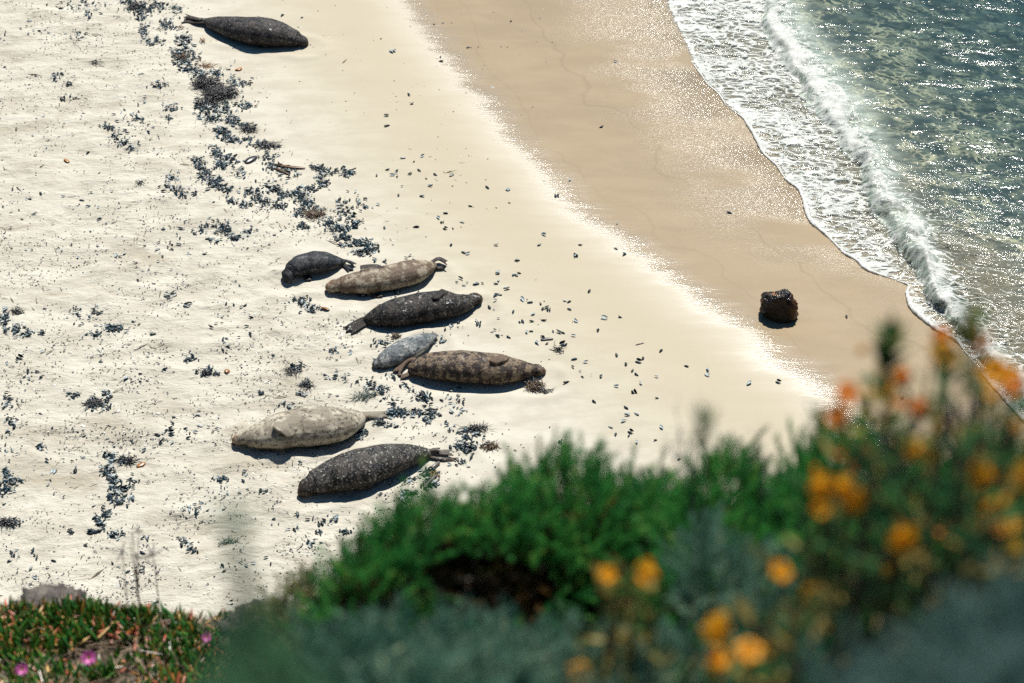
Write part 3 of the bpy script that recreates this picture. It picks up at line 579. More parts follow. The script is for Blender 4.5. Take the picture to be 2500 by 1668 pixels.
CL = [(315,5,20,10,30),(353,30,16,22,60),(353,77,14,16,35),(330,20,40,20,30),(385,15,25,14,30),(408,62,26,14,45),(374,102,22,9,26),(430,28,14,18,20),(447,100,18,16,50),(440,128,26,14,60),(451,153,24,14,55),(480,140,14,12,14),(468,172,20,9,35),(490,188,20,12,50),(525,180,18,10,26),(500,262,24,18,80),(540,265,24,14,45),(520,290,26,10,40),(575,204,18,12,26),(600,206,18,6,12),(560,232,22,12,20),(596,258,24,12,34),(570,298,20,12,36),(602,311,18,10,24),(540,322,20,14,30),(555,336,16,10,24),(580,345,18,9,18),(638,355,28,9,36),(610,340,14,8,12),(530,374,18,14,42),(560,388,24,12,34),(545,402,24,14,50),(480,392,18,8,22),(487,408,14,12,34),(502,428,16,14,54),(525,448,16,12,50),(550,462,18,8,34),(590,420,18,14,16),(655,385,24,8,22),(668,408,26,10,30),(702,420,16,7,16),(775,412,20,8,26),(808,418,28,8,26),(850,424,18,8,20),(785,430,16,7,18),(787,450,16,10,28),(760,462,18,10,26),(720,474,22,10,36),(740,486,22,9,26),(672,464,16,10,24),(690,480,16,8,18),(630,485,22,10,26),(605,470,20,10,20),(590,500,20,8,22),(560,490,12,9,10),(681,504,22,8,28),(650,498,16,8,16),(750,498,20,10,34),(770,515,20,10,28),(735,520,18,12,18),(800,545,22,10,34),(825,560,22,9,34),(860,552,18,10,18),(872,545,14,8,10),(740,553,24,7,16),(840,580,20,8,28),(880,592,28,9,46),(905,600,20,8,22),(845,600,22,6,14),(880,620,24,8,20),(905,612,16,8,16),(842,520,20,14,18),(880,500,18,14,8),
 (630,455,60,40,20),(560,220,40,60,30),(850,500,50,40,26),(700,440,60,30,22),
 (390,210,26,10,14),(415,262,20,10,22),(410,285,12,10,8),(335,290,18,10,12),(265,312,14,9,18),(280,330,14,14,12),(300,350,16,9,16),(325,365,16,6,10),(190,90,30,12,12),(215,35,20,10,14),(215,15,60,20,22),(150,12,50,14,10),(140,190,20,12,14),(170,205,18,6,8),(165,235,24,8,4),(80,75,50,30,8),(420,440,24,14,18),(440,470,34,14,20),(410,458,20,6,8),(330,300,80,60,16),(545,560,24,14,34),(570,580,20,8,20),(530,545,30,8,14),(520,588,14,8,8),(610,565,14,6,8),
 (10,785,14,22,50),(40,805,16,10,24),(60,815,18,8,14),(103,812,14,6,8),(232,765,12,14,14),(190,758,14,14,8),(286,803,20,8,26),(260,800,18,8,12),(232,818,16,7,14),(185,785,30,30,6),(415,722,14,10,14),(455,745,10,8,5),(372,815,12,4,3),(466,880,14,8,16),(510,908,24,9,30),(230,985,18,12,40),(258,965,10,12,16),(180,965,20,16,8),(262,990,20,16,14),(18,980,16,20,14),(28,1030,14,10,12),(18,1060,12,12,6),(268,1115,16,10,24),(300,1125,18,12,26),(262,1150,18,12,28),(277,1172,16,12,34),(285,1200,20,14,34),(285,1225,18,12,28),(260,1255,14,10,20),(245,1275,14,10,20),(18,1165,12,14,36),(18,1195,18,10,28),(40,1175,16,14,14),(100,1095,12,6,8),(30,1275,18,7,24),(320,1180,16,20,10),(320,1225,12,12,6),(20,1110,18,20,6),(140,1150,60,60,8),
 (722,900,16,10,20),(750,940,14,8,12),(735,965,12,6,8),(640,960,8,4,3),(700,990,24,8,6),(820,925,40,14,16),(900,935,30,14,16),(960,920,24,10,10),(920,955,24,14,14),(985,940,20,20,8),
 (962,1008,20,9,40),(990,1010,12,9,14),(1020,1008,16,6,26),(1055,1012,16,9,34),(1045,1030,10,8,12),(1035,968,14,10,18),(1050,980,20,20,10),(925,1030,14,7,14),(880,1060,14,12,26),(950,1040,16,10,8),(1100,968,30,24,10),(1120,1000,20,30,10),(1140,1060,20,10,14),(1150,1075,30,14,12),(1100,1045,20,16,8),(1125,1090,22,8,20),(1165,1090,20,10,12),(1045,1160,22,12,30),(1050,1180,22,10,24),(1000,1172,16,7,8),(1010,1205,24,6,10),(985,1215,10,14,26),(982,1235,10,12,24),(975,1255,10,8,14),(1120,1130,20,10,10),(1130,1100,30,30,14),
 (900,690,20,14,14),(905,700,30,10,10),(735,735,20,8,20),(760,755,24,10,20),(880,725,14,4,5),(925,640,20,5,5),(900,655,10,4,2),(1000,640,20,20,5),(1010,720,60,14,6),
 (930,840,20,8,14),(960,862,20,6,8),(1100,800,30,20,7),(1040,815,16,6,3),(820,860,30,14,14),(930,950,20,6,12),(960,985,40,12,12),(1010,960,20,12,10),(1080,830,14,10,4),(1180,770,60,40,8),
 (820,1270,14,6,6),(845,1300,14,6,10),(780,1300,10,6,8),(795,1275,30,8,8),(760,1330,20,8,8),(700,1290,60,40,8),(450,1325,16,12,10),(470,1345,14,6,8),(170,1300,14,8,6),(225,1300,14,4,10),(285,1305,24,7,16),(360,1315,12,6,5),(470,1250,60,24,10),(550,1200,50,20,10),(540,1170,20,8,8),(600,1155,8,5,4),(400,1060,60,40,10),(500,1050,60,30,8),(640,1200,30,10,6),(720,1440,14,7,10),(600,1380,60,30,8),(330,1385,60,30,6),(100,1390,60,40,8),(30,1360,20,14,8),(60,900,60,40,8),(330,900,80,40,10),(550,830,80,40,10),(600,760,60,30,6),(350,650,80,60,10),(150,600,100,40,8),(240,480,60,40,8),(100,330,60,60,8),(60,500,50,60,8),(480,560,50,20,14),(430,600,60,30,10),(1150,700,60,40,5),(1320,760,90,60,6),(1450,900,80,40,4),(1010,420,80,40,4)]
pp = []
for x, y, rx, ry, k in CL:
    k = int(k * 1.55); a = RNG.normal(0, .62, (k, 2)); pp.append(np.stack([x + a[:, 0] * rx * .85, y + a[:, 1] * ry * .9], 1))
pp = np.vstack(pp); lone = np.array(LONE)
def to_ground(px):
    r = CF[None] + CR[None] * ((px[:, 0] - 1250) / FPX)[:, None] + CU[None] * ((834 - px[:, 1]) / FPX)[:, None]; z = np.zeros(len(px))
    for _ in range(4):
        q = CP + r * ((z - CAM_H) / r[:, 2])[:, None]; z = H(q[:, 0], q[:, 1])
    q[:, 2] = z; return q
gp = to_ground(pp); gl_ = to_ground(lone)
szs = np.clip(RNG.normal(.042, .014, len(gp)), .018, .08); szl = np.clip(RNG.normal(.060, .010, len(gl_)), .035, .085)
app = szs / (np.linalg.norm(gp - CP, axis=1)); order = np.argsort(-app); ni = 300 - len(gl_); top_, rest = order[:ni], order[ni:]
me1 = mesh('mussel_shell', VV, VF, [SH], link=False); me2 = mesh('mussel_shell_open', VO - VO.mean(0) * [1, 1, 0], OF, [SH], link=False)
LAB = {'lone': ('blue black mussel shell lying by itself on the smooth sand towards the sea', 'mussel shells scattered on the smooth sand'),
       'drift': ('blue black mussel shell in the long drift of shells above the middle seals', 'mussel shells in the long drift'),
       'low': ('blue black mussel shell among the litter around the lower two seals and green shrub', 'mussel shells around the nearer seals'),
       'left': ('blue black mussel shell on the trampled sand at the left', 'mussel shells on the trampled sand')}
def put_shell(p, sz, Rm, key, k):
    o = bpy.data.objects.new('mussel_shell', me2 if k % 5 == 0 else me1); COL.objects.link(o)
    M4 = Matrix(((*Rm[0], 0), (*Rm[1], 0), (*Rm[2], 0), (0, 0, 0, 1)))
    o.matrix_world = Matrix.Translation(Vector(p) + Vector((0, 0, .008 + (.012 if Rm[2][2] < 0 else 0)))) @ M4 @ Matrix.Scale(float(sz), 4)
    tag(o, LAB[key][0], 'shell', LAB[key][1])
Rl = rotm(len(gl_)); Rt = rotm(len(gp))
for k in range(len(gl_)): put_shell(gl_[k], szl[k], Rl[k], 'lone', k)
for k, i in enumerate(top_):
    x, y = pp[i]; key = 'drift' if (y < 640 and x > 250) else ('left' if x < 480 else 'low')
    put_shell(gp[i], szs[i], Rt[i], key, k)
ps = gp[rest].copy(); ps[:, 2] += .008 + RNG.random(len(rest)) * .012
v, f_, r_ = scatter(VV, VF, ps, Rt[rest], szs[rest])
tag(mesh('mussel_shells', v, f_, [SHR], attrs={'rnd': r_}), kind='stuff')
# shell fragments, straw and grit
def chips(name, n, region, cols, L=(.006, .03), thin=.35, mat=None):
    px = np.stack([RNG.uniform(region[0], region[2], n), RNG.uniform(region[1], region[3], n)], 1)
    dens = vn(px[:, 0] / 45 + 40, px[:, 1] / 22) * .6 + vn(px[:, 0] / 160, px[:, 1] / 90 + 9) * .6
    g_ = to_ground(px); rr, _ = sdist(RLEFT, g_[:, 0], g_[:, 1]); keep = RNG.random(n) < np.clip((dens - .45) * 2.6, .03, 1) * np.clip(.06 + sst(1.2, -.4, rr), 0, 1)
    g_ = g_[keep]; k = len(g_); t = np.array([[-.5, -.16, 0], [.1, -.3, .05], [.5, 0, 0], [.0, .28, .08], [-.4, .14, .03]]); tf = np.array([[0, 1, 2, 3], [0, 3, 4, 4]])
    tf = np.array([[0, 1, 3], [1, 2, 3], [0, 3, 4]]); t = t * np.array([1, thin / .35, 1]); g_[:, 2] += .004
    v, f, r = scatter(t, tf, g_, rotm(k), RNG.uniform(*L, k) * (1 + (RNG.random(k) < .05)))
    tag(mesh(name, v, f, [mat], smooth=False, attrs={'rnd': r}), kind='stuff')
m = Mat('fragments'); r = m.attr('rnd'); c = m.mix(m.mr(r, .45, .65), (.012, .025, .032), (.12, .11, .10)); c = m.mix(m.mr(r, .80, .84), c, (.66, .65, .60))
FRAG = m.end(m.bsdf(col=c, rough=.5, spec=.4))
chips('shell_fragments', 30000, (-60, -40, 1350, 1480), None, (.007, .030), .35, FRAG)
m = Mat('straw'); r = m.attr('rnd'); c = m.mix(r, (.05, .04, .03), (.20, .16, .10)); STRAW = m.end(m.bsdf(col=c, rough=.7))
chips('straw_litter', 3600, (-60, -40, 1150, 1480), None, (.03, .11), .05, STRAW)

# ---- seaweed
def tubes(paths, rads, sides=5, flat=1.0):
    V = []; Fc = []; rn = []; off = 0
    for P_, r_ in zip(paths, rads):
        P_ = np.asarray(P_, float); n = len(P_); tg = np.gradient(P_, axis=0); tg /= np.linalg.norm(tg, axis=1)[:, None] + 1e-9
        ref = np.array([0.3, .2, 1.0]) if abs(tg[0][2]) < .9 else np.array([1.0, 0, 0]); s = np.cross(tg, ref); s /= np.linalg.norm(s, axis=1)[:, None] + 1e-9; u_ = np.cross(s, tg)
        rr = np.asarray(r_) * np.ones(n)
        a = 2 * np.pi * np.arange(sides) / sides
        q = P_[:, None] + s[:, None] * (np.cos(a)[None, :, None] * rr[:, None, None]) + u_[:, None] * (np.sin(a)[None, :, None] * rr[:, None, None] * flat)
        V.append(q.reshape(-1, 3)); i = np.arange((n - 1) * sides); ri = i // sides; k = i % sides
        Fc.append(np.stack([ri * sides + k, ri * sides + (k + 1) % sides, (ri + 1) * sides + (k + 1) % sides, (ri + 1) * sides + k], 1) + off); off += n * sides
        rn.append(np.full(n * sides, RNG.random()))
    return np.vstack(V), np.vstack(Fc), np.concatenate(rn)
def weedmat(name, a, b):
    m = Mat(name); r = m.attr('rnd'); return m.end(m.bsdf(col=m.mix(r, a, b), rough=.35, spec=.5))
W_DARK = weedmat('kelp_dark', (.004, .005, .009), (.018, .015, .017)); W_BROWN = weedmat('kelp_brown', (.03, .018, .008), (.14, .07, .02))
W_ORANGE = weedmat('kelp_orange', (.12, .04, .01), (.35, .15, .03)); W_GREY = weedmat('driftwood', (.10, .085, .08), (.16, .14, .13)); W_GREEN = weedmat('eelgrass', (.07, .10, .08), (.22, .26, .22))
def weed(px, py, rx, ry, n, L, mat, label, name='seaweed', rad=.0035, hgt=.03, flat=1.0, cat='seaweed'):
    rx *= .8; ry *= .8; L *= .62; n = int(n * 1.2); g0 = G(px, py); paths = []; rads = []; sx = rx * 25 / FPX; sy = ry * 25 / FPX / .6
    for _ in range(n):
        a = RNG.normal(0, .5, 2); p = g0 + np.array([a[0] * sx, a[1] * sy, RNG.random() * hgt]); ang = RNG.random() * 6.28; q = [p]
        for k in range(5):
            ang += RNG.normal(0, .5); st = L / 5; p = q[-1] + np.array([math.cos(ang) * st, math.sin(ang) * st, RNG.normal(0, .006)]); p[2] = max(p[2], g0[2] + .003); q.append(p)
        paths.append(np.array(q)); rads.append(rad * np.linspace(1.2, .4, 6) * RNG.uniform(.7, 1.3))
    v, f, r = tubes(paths, rads, 4, flat)
    return tag(mesh(name, v, f, [mat], attrs={'rnd': r}, origin=g0), label, cat, 'seaweed washed up on the sand' if cat == 'seaweed' else None)
weed(505, 208, 40, 16, 420, .13, W_DARK, 'large black clump of seaweed in the long shell drift', hgt=.07)
weed(535, 230, 42, 18, 520, .22, W_DARK, 'broad black seaweed mat just below the largest clump in the shell drift', hgt=.06)
weed(510, 252, 30, 12, 110, .18, W_DARK, 'thin black seaweed strands fringing the lower end of the black mat', hgt=.04)
weed(330, 18, 24, 12, 60, .2, W_DARK, 'dark seaweed tangle in the shells at the top edge of the picture', hgt=.04)
weed(442, 142, 18, 8, 50, .16, W_BROWN, 'dark brown seaweed tuft in the drift below the single far seal')
weed(606, 318, 22, 8, 60, .16, W_DARK, 'black seaweed wisp right of the drift above the kelp strap')
weed(655, 358, 30, 6, 60, .2, W_DARK, 'black flat seaweed strip with a long stem pointing right')
weed(768, 525, 26, 12, 130, .16, W_BROWN, 'reddish brown bushy seaweed at the lower end of the long drift')
weed(505, 162, 28, 6, 26, .14, W_ORANGE, 'orange brown seaweed scrap right of the drift')
weed(440, 70, 8, 5, 12, .08, W_ORANGE, 'small reddish seaweed scrap at the tail of the far seal')
weed(495, 102, 10, 4, 12, .08, W_ORANGE, 'small red brown seaweed scrap below the belly of the far seal')
weed(1306, 946, 22, 10, 150, .12, W_BROWN, 'olive brown bushy seaweed beside the nose of the brown mottled seal', hgt=.05)
weed(1330, 957, 26, 5, 24, .12, W_DARK, 'thin dark root strands at the edge of the bushy seaweed')
weed(1364, 855, 18, 9, 24, .12, W_DARK, 'spiky dark seaweed sprig on the smooth sand right of the seals')
weed(1162, 1048, 32, 6, 60, .14, W_DARK, 'dark seaweed strip above the shrub, right of the lower seals')
weed(1196, 1092, 20, 10, 60, .12, W_BROWN, 'brown seaweed tuft near the top of the green shrub')
weed(225, 988, 22, 10, 90, .12, W_DARK, 'black seaweed clump on the trampled sand at the far left')
weed(312, 1128, 20, 9, 80, .12, W_DARK, 'dark seaweed tuft beside the orange kelp scrap')
weed(718, 908, 22, 9, 36, .14, W_DARK, 'loose dark seaweed left of the brown mottled seal')
weed(750, 942, 20, 8, 36, .12, W_DARK, 'short black seaweed tangle above the cream seal')
weed(965, 822, 12, 6, 40, .07, W_BROWN, 'small dark brown seaweed tuft above the pale pup')
weed(1062, 1162, 14, 7, 22, .09, weedmat('kelp_yellow', (.30, .16, .01), (.55, .32, .03)), 'bright yellow kelp tuft by the two driftwood sticks')
weed(890, 968, 34, 8, 80, .12, W_GREEN, 'grey green eelgrass wad touching the back of the cream seal', flat=.5)
weed(40, 765, 26, 8, 50, .12, W_DARK, 'dark braided seaweed strand at the left edge')
weed(20, 1276, 30, 7, 60, .12, W_DARK, 'black seaweed heap at the left edge low in the picture')
weed(345, 448, 12, 7, 24, .08, W_DARK, 'small dark seaweed star on open sand left of the drift')
weed(235, 155, 16, 5, 16, .14, W_DARK, 'curved dark kelp scrap on trampled sand in the upper left')
weed(500, 910, 24, 8, 40, .1, W_DARK, 'dark seaweed line on open sand left of the seal group')
weed(560, 1325, 26, 7, 40, .12, W_GREEN, 'dark green weed scrap on sand above the rounded boulder', flat=.5)
def strap(pts, wd, mat, label, name='kelp_blade', cat='kelp', flat=.35, grp=None, lift=.01):
    q = np.array([G(x, y) + np.array([0, 0, lift]) for x, y in pts]); q = catmull(q, 0, 14)
    v, f, r = tubes([q], [wd * np.sin(np.linspace(.35, 2.8, 14))], 8, flat); return tag(mesh(name, v, f, [mat], attrs={'rnd': r}, origin=q[0]), label, cat, grp)
strap([(670,402),(705,409),(745,412)], .035, W_BROWN, 'thick brown kelp stem lying in the shell drift')
strap([(668,410),(690,420),(708,428)], .025, W_BROWN, 'short dark kelp stub under the thick brown kelp stem')
strap([(600,400),(612,392),(626,384)], .05, W_DARK, 'flat purple grey kelp blade in the shell drift')
strap([(574,172),(584,171),(589,167)], .03, W_ORANGE, 'curled orange kelp scrap below the far seal')
strap([(158,390),(168,398)], .03, W_ORANGE, 'small orange kelp scrap alone on the upper left sand')
strap([(334,1141),(345,1137),(354,1131)], .03, W_ORANGE, 'bright orange kelp bulb right of the dark tuft on the left sand')
strap([(552,912),(557,904)], .03, W_ORANGE, 'orange brown kelp tip at the end of the dark seaweed line')
strap([(784,752),(796,755),(804,759)], .022, W_ORANGE, 'small red kelp scrap below the tan seal')
strap([(1320,832),(1336,829),(1351,829)], .02, W_DARK, 'thin dark kelp blade on smooth sand right of the seals')
strap([(1207,718),(1216,720),(1226,722)], .018, W_DARK, 'small dark kelp sliver right of the glossy black seal')
def stick(a, b, r, label):
    p, q = G(*a) + np.array([0, 0, r]), G(*b) + np.array([0, 0, r]); k = np.linspace(0, 1, 7)[:, None]; L = p + (q - p) * k; L[1:-1] += RNG.normal(0, r * .15, (5, 3))
    v, f, rn = tubes([L], [r * np.array([.6, 1, 1, .95, .9, .9, .5])], 8); return tag(mesh('driftwood_stick', v, f, [W_GREY], attrs={'rnd': rn}, origin=p), label, 'driftwood')
stick((1036, 1194), (1066, 1163), .020, 'grey driftwood stick, the longer and lower of two beside the yellow kelp')
stick((1055, 1148), (1072, 1132), .022, 'short grey driftwood stick above the yellow kelp, at the dark seal tail')
stick((838, 423), (870, 411), .008, 'thin pale driftwood twig in the shells at the right of the drift')
stick((1552, 843), (1572, 838), .006, 'thin bare twig alone on the smooth sand left of the boulder')
# a pale rimmed oval shell against the brown seal
m = Mat('pale_shell'); m = m.end(m.bsdf(col=(.50, .47, .38), rough=.4)); g = G(1224, 932)
a = np.linspace(0, 2 * math.pi, 25)[:-1]; rings = []
for rr_, hh in ((.065, .0), (.062, .02), (.052, .024), (.045, .010), (.02, .004)): rings.append(np.stack([g[0] + np.cos(a) * rr_, g[1] + np.sin(a) * rr_ * .75, g[2] + .02 + hh + .35 * np.sin(a) * rr_], 1))
V = np.vstack(rings); Fq = np.array([[i * 24 + k, i * 24 + (k + 1) % 24, (i + 1) * 24 + (k + 1) % 24, (i + 1) * 24 + k] for i in range(4) for k in range(24)])
V = np.vstack([V, g + np.array([[0, 0, .023]])]); 
tag(mesh('oval_shell', V, [tuple(q) for q in Fq] + [(96 + k, 96 + (k + 1) % 24, 120) for k in range(24)], [m], origin=g), 'oval pale rimmed shell leaning on the belly of the brown mottled seal', 'shell')

#SECTION3
# ================================================================ PLANTS ON THE SLOPE
def frames(d, roll=None):
    """(N,3,3) matrices whose z axis is d"""
    d = d / np.linalg.norm(d, axis=1)[:, None]; n = len(d); a = RNG.normal(0, 1, (n, 3)); s = np.cross(a, d); s /= np.linalg.norm(s, axis=1)[:, None]; t = np.cross(d, s)
    return np.stack([s, t, d], 2)
def spray(n, L, lw, ll, spread=.9, kind='needle', seed=1):
    """template twig along z: n narrow leaves on a thin stem; returns verts, quads, per-leaf id"""
    r = np.random.default_rng(seed); V = []; Fc = []
    def quad(p, d, l, w_, bend):
        d = d / np.linalg.norm(d); s = np.cross(d, r.normal(0, 1, 3)); s /= np.linalg.norm(s); u_ = np.cross(s, d)
        b = len(V); m_ = p + d * l * .5 + u_ * bend * l
        V.extend([p - s * w_ * .25, p + s * w_ * .25, m_ + s * w_ * .5, m_ - s * w_ * .5, p + d * l + u_ * bend * .4 * l])
        Fc.append((b, b + 1, b + 2, b + 3)); Fc.append((b + 3, b + 2, b + 4, b + 4))
    for k in range(n):
        t = (k + r.random()) / n; a = k * 2.4 + r.normal(0, .3); out = np.array([math.cos(a), math.sin(a), 0])
        d = out * spread * (1 - .35 * t) + np.array([0, 0, .55 + .6 * t]); quad(np.array([0, 0, t * L]), d, ll * r.uniform(.7, 1.15), lw * r.uniform(.8, 1.2), r.normal(0, .06))
    quad(np.array([0, 0, 0.0]), np.array([0, .02, 1.0]), L, lw * .8, .03); quad(np.array([0, 0, 0.0]), np.array([0.02, 0, 1.0]), L, lw * .8, .03)
    return np.array(V), np.array(Fc)
def grow(tv, tf, pos, d, sc, curve=None):
    Rm = frames(d); n = len(pos)
    V = np.einsum('nij,nkj->nki', Rm, tv[None] * sc[:, None, None]) + pos[:, None]
    if curve is not None:
        h = (tv[:, 2] / tv[:, 2].max())[None, :, None] ** 2; V = V + curve[:, None, :] * h * sc[:, None, None]
    Fo = tf[None] + (np.arange(n) * len(tv))[:, None, None]
    r = np.clip(np.repeat(RNG.random(n), len(tv)) * .65 + np.tile(np.repeat(RNG.random(len(tv) // 5 + 1), 5)[:len(tv)], n) * .35, 0, 1)
    return V.reshape(-1, 3), Fo.reshape(-1, 4), r
def tri4(F_):
    """quads whose last two corners coincide become triangles"""
    dg = F_[:, 2] == F_[:, 3]
    return [tuple(q) for q in F_[~dg]] + [tuple(q[:3]) for q in F_[dg]]
def leafmesh(name, V, F_, r, mat, parent, org, smooth=False):
    dg = F_[:, 2] == F_[:, 3]; Q = F_[~dg]; T_ = F_[dg][:, :3]
    me = bpy.data.meshes.new(name); v = (V - np.asarray(org)).astype(np.float32); nq, nt_ = len(Q), len(T_)
    me.vertices.add(len(v)); me.vertices.foreach_set('co', v.ravel()); me.loops.add(nq * 4 + nt_ * 3)
    me.loops.foreach_set('vertex_index', np.concatenate([Q.ravel(), T_.ravel()]).astype(np.int32)); me.polygons.add(nq + nt_)
    me.polygons.foreach_set('loop_start', np.concatenate([np.arange(nq) * 4, nq * 4 + np.arange(nt_) * 3]).astype(np.int32)); me.update(calc_edges=True)
    at = me.attributes.new('rnd', 'FLOAT', 'POINT'); at.data.foreach_set('value', r.astype(np.float32)); me.materials.append(mat)
    me.polygons.foreach_set('use_smooth', np.full(nq + nt_, smooth))
    o = bpy.data.objects.new(name, me); COL.objects.link(o)
    if parent is not None: o.parent = parent; o.location = tuple(float(org[i]) - parent.location[i] for i in range(3))
    else: o.location = tuple(map(float, org))
    return o
def base_of(px, py, d):
    p = Pd(px, py, d); return np.array([p[0], p[1], float(hill_z(p[0], p[1]))])
BARK = weedmat('bark_brown', (.035, .026, .018), (.10, .075, .05)); BARKG = weedmat('bark_grey', (.06, .055, .055), (.16, .14, .15))

def mound(blobs, n, rad_jit=.12, low=-.15):
    """points on the outside of a union of ellipsoids, with outward normals"""
    Pn = []; Nn = []; ar = np.array([b[1][0] * b[1][2] + b[1][1] * b[1][2] for b in blobs]); ar = ar / ar.sum()
    for bi, (c, rd) in enumerate(blobs):
        k = int(n * ar[bi]); d = RNG.normal(0, 1, (k, 3)); d /= np.linalg.norm(d, axis=1)[:, None]; d = d[d[:, 2] > low]
        c = np.array(c); rd = np.array(rd); j = 1 + RNG.normal(0, rad_jit, len(d)) * .6 + .38 * fbm(d[:, 0] * 2.2 + bi * 7 + 20, d[:, 2] * 2.2 + d[:, 1] * 1.3 + 20, 3)
        p = c + d * rd * j[:, None]; nn = d / rd; nn /= np.linalg.norm(nn, axis=1)[:, None]
        ok = np.ones(len(p), bool)
        for bj, (c2, r2) in enumerate(blobs):
            if bj != bi: ok &= (((p - np.array(c2)) / np.array(r2)) ** 2).sum(1) > .8
        Pn.append(p[ok]); Nn.append(nn[ok])
    return np.vstack(Pn), np.vstack(Nn)
def blob(px, py, d, rx, ry, rz):
    """ellipsoid centred behind photo pixel at depth d; radii in photo px (x, z) and metres (y)"""
    k = d / FPX; return (Pd(px, py, d), (rx * k, ry, rz * k))
def shrub(name, label, cat, blobs, n, tmpl, scale, mat, stem_mat, lean=(0, 0, .9), group=None, low=-.15, jit=.12, keepf=None, curve=0.0, dead=None, inner=None, inner_mat=None, nst=26):
    c0 = np.array(blobs[0][0]); base = np.array([c0[0], c0[1], float(hill_z(c0[0], c0[1])) - .03])
    root = empty(name, base, label, cat, group)
    p, nn = mound(blobs, n, jit, low)
    if keepf is not None:
        k = keepf(p); p = p[k]; nn = nn[k]
    d = nn * .75 + np.array(lean) + RNG.normal(0, .22, p.shape); sc = scale * RNG.uniform(.7, 1.25, len(p))
    cv = (RNG.normal(0, .015, p.shape) + np.array([.01, 0, -.01])) * curve if curve else None
    V, Fq, r = grow(tmpl[0], tmpl[1], p, d, sc, cv)
    leafmesh('foliage', V, Fq, r, mat, root, base)
    if dead is not None:   # old brown leaves hanging below the live canopy
        blobs2 = [(b[0], tuple(np.array(b[1]) * dead[1])) for b in blobs]; p2, n2 = mound(blobs2, dead[0], .2, -.9)
        V, Fq, r = grow(tmpl[0], tmpl[1], p2, n2 * .6 + np.array([0, 0, -.2]) + RNG.normal(0, .5, p2.shape), scale * .8 * np.ones(len(p2))); leafmesh('dead_foliage', V, Fq, r, dead[2], root, base)
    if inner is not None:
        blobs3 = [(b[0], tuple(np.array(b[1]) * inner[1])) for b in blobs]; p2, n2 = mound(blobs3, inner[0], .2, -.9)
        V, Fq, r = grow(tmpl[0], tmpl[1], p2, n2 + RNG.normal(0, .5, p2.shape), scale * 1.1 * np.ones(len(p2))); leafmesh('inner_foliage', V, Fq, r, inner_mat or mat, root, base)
    paths = []; rads = []; idx = RNG.choice(len(p), min(nst, len(p)), replace=False)
    for i in idx:
        q0 = base + np.array([RNG.normal(0, .05), RNG.normal(0, .05), 0]); q2 = p[i]; q1 = (q0 + q2) / 2 + RNG.normal(0, .05, 3) + np.array([0, 0, -.03])
        paths.append(catmull(np.array([q0, q1, q2]), 0, 8)); rads.append(np.linspace(.009, .002, 8))
    v, f, r = tubes(paths, rads, 5); mesh('branches', v, f, [stem_mat], attrs={'rnd': r}, parent=root, origin=base)
    return root
T_PLUME = spray(46, .085, .0030, .020, .75); T_SAGE = spray(34, .10, .0042, .026, 1.0, seed=3); T_BIG = spray(16, .14, .016, .055, .9, seed=5)
GREEN = leafmat('leaf_green', (.014, .11, .028), (.075, .32, .06), (.28, .40, .08), .14, trans=.55); BROWNLEAF = leafmat('leaf_dead', (.10, .045, .012), (.22, .12, .03), (.10, .14, .03), .2)
SAGE = leafmat('leaf_sage', (.03, .11, .08), (.17, .30, .21), (.46, .50, .28), .14, trans=.5); SAGE2 = leafmat('leaf_sage_near', (.03, .10, .085), (.17, .26, .23), trans=.5)
MONK = leafmat('leaf_monkeyflower', (.018, .10, .04), (.08, .22, .06), (.45, .34, .10), .22, trans=.5); PALE = leafmat('leaf_olive', (.10, .15, .06), (.26, .26, .11))
DEADM = (500, .86, BROWNLEAF)

# green shrubs along the lip of the slope
def hollow(cx, cy, rx, ry):
    def k(p):
        rel = p - CP; dz = rel @ CF; x = 1250 + (rel @ CR) / dz * FPX; y = 834 - (rel @ CU) / dz * FPX
        nz_ = fbm(x / 60, y / 60, 3) * .35; return (((x - cx) / rx) ** 2 + ((y - cy) / ry) ** 2 + nz_ > 1)
    return k
shrub('green_shrub', 'rounded bright green feathery shrub with a dark hollow, right of the lowest seal', 'shrub',
      [blob(1420, 1450, 6.0, 215, .26, 292), blob(1220, 1480, 5.9, 210, .24, 285), blob(1040, 1490, 5.8, 165, .22, 228), blob(1580, 1500, 6.1, 130, .2, 270), blob(910, 1550, 5.7, 120, .18, 175)], 5600, T_PLUME, .95, GREEN, BARK,
      lean=(.18, -.1, .8), low=-.35, curve=1.2, keepf=hollow(1175, 1450, 160, 88), dead=(1300, .86, BROWNLEAF), inner=(2600, .62), inner_mat=leafmat('leaf_hollow_shade', (.006, .009, .006), (.03, .022, .010)), nst=110, group='green shrubs on the lip of the slope')  # near-black inner leaves: shade of the hollow put into leaf colour
shrub('green_shrub', 'small green feathery shrub between the rounded shrub and the orange flowered bush', 'shrub',
      [blob(1790, 1360, 5.7, 115, .18, 200), blob(1690, 1430, 5.6, 80, .15, 190), blob(1890, 1430, 5.6, 90, .16, 200), blob(1780, 1600, 5.4, 200, .16, 200)], 2300, T_PLUME, 1.0, GREEN, BARK, lean=(.25, -.1, .85), low=-.3, curve=1.2, dead=(120, .7, BROWNLEAF), group='green shrubs on the lip of the slope')
shrub('green_shrub', 'green feathery shrub partly behind the orange flowered bush', 'shrub',
      [blob(2100, 1345, 5.6, 180, .22, 225), blob(1970, 1400, 5.5, 100, .18, 205), blob(2290, 1370, 5.6, 170, .22, 210), blob(2450, 1390, 5.6, 130, .2, 210)], 3800, T_PLUME, 1.0, GREEN, BARK, lean=(.2, -.1, .85), low=-.3, curve=1.2, inner=(900, .75), group='green shrubs on the lip of the slope')
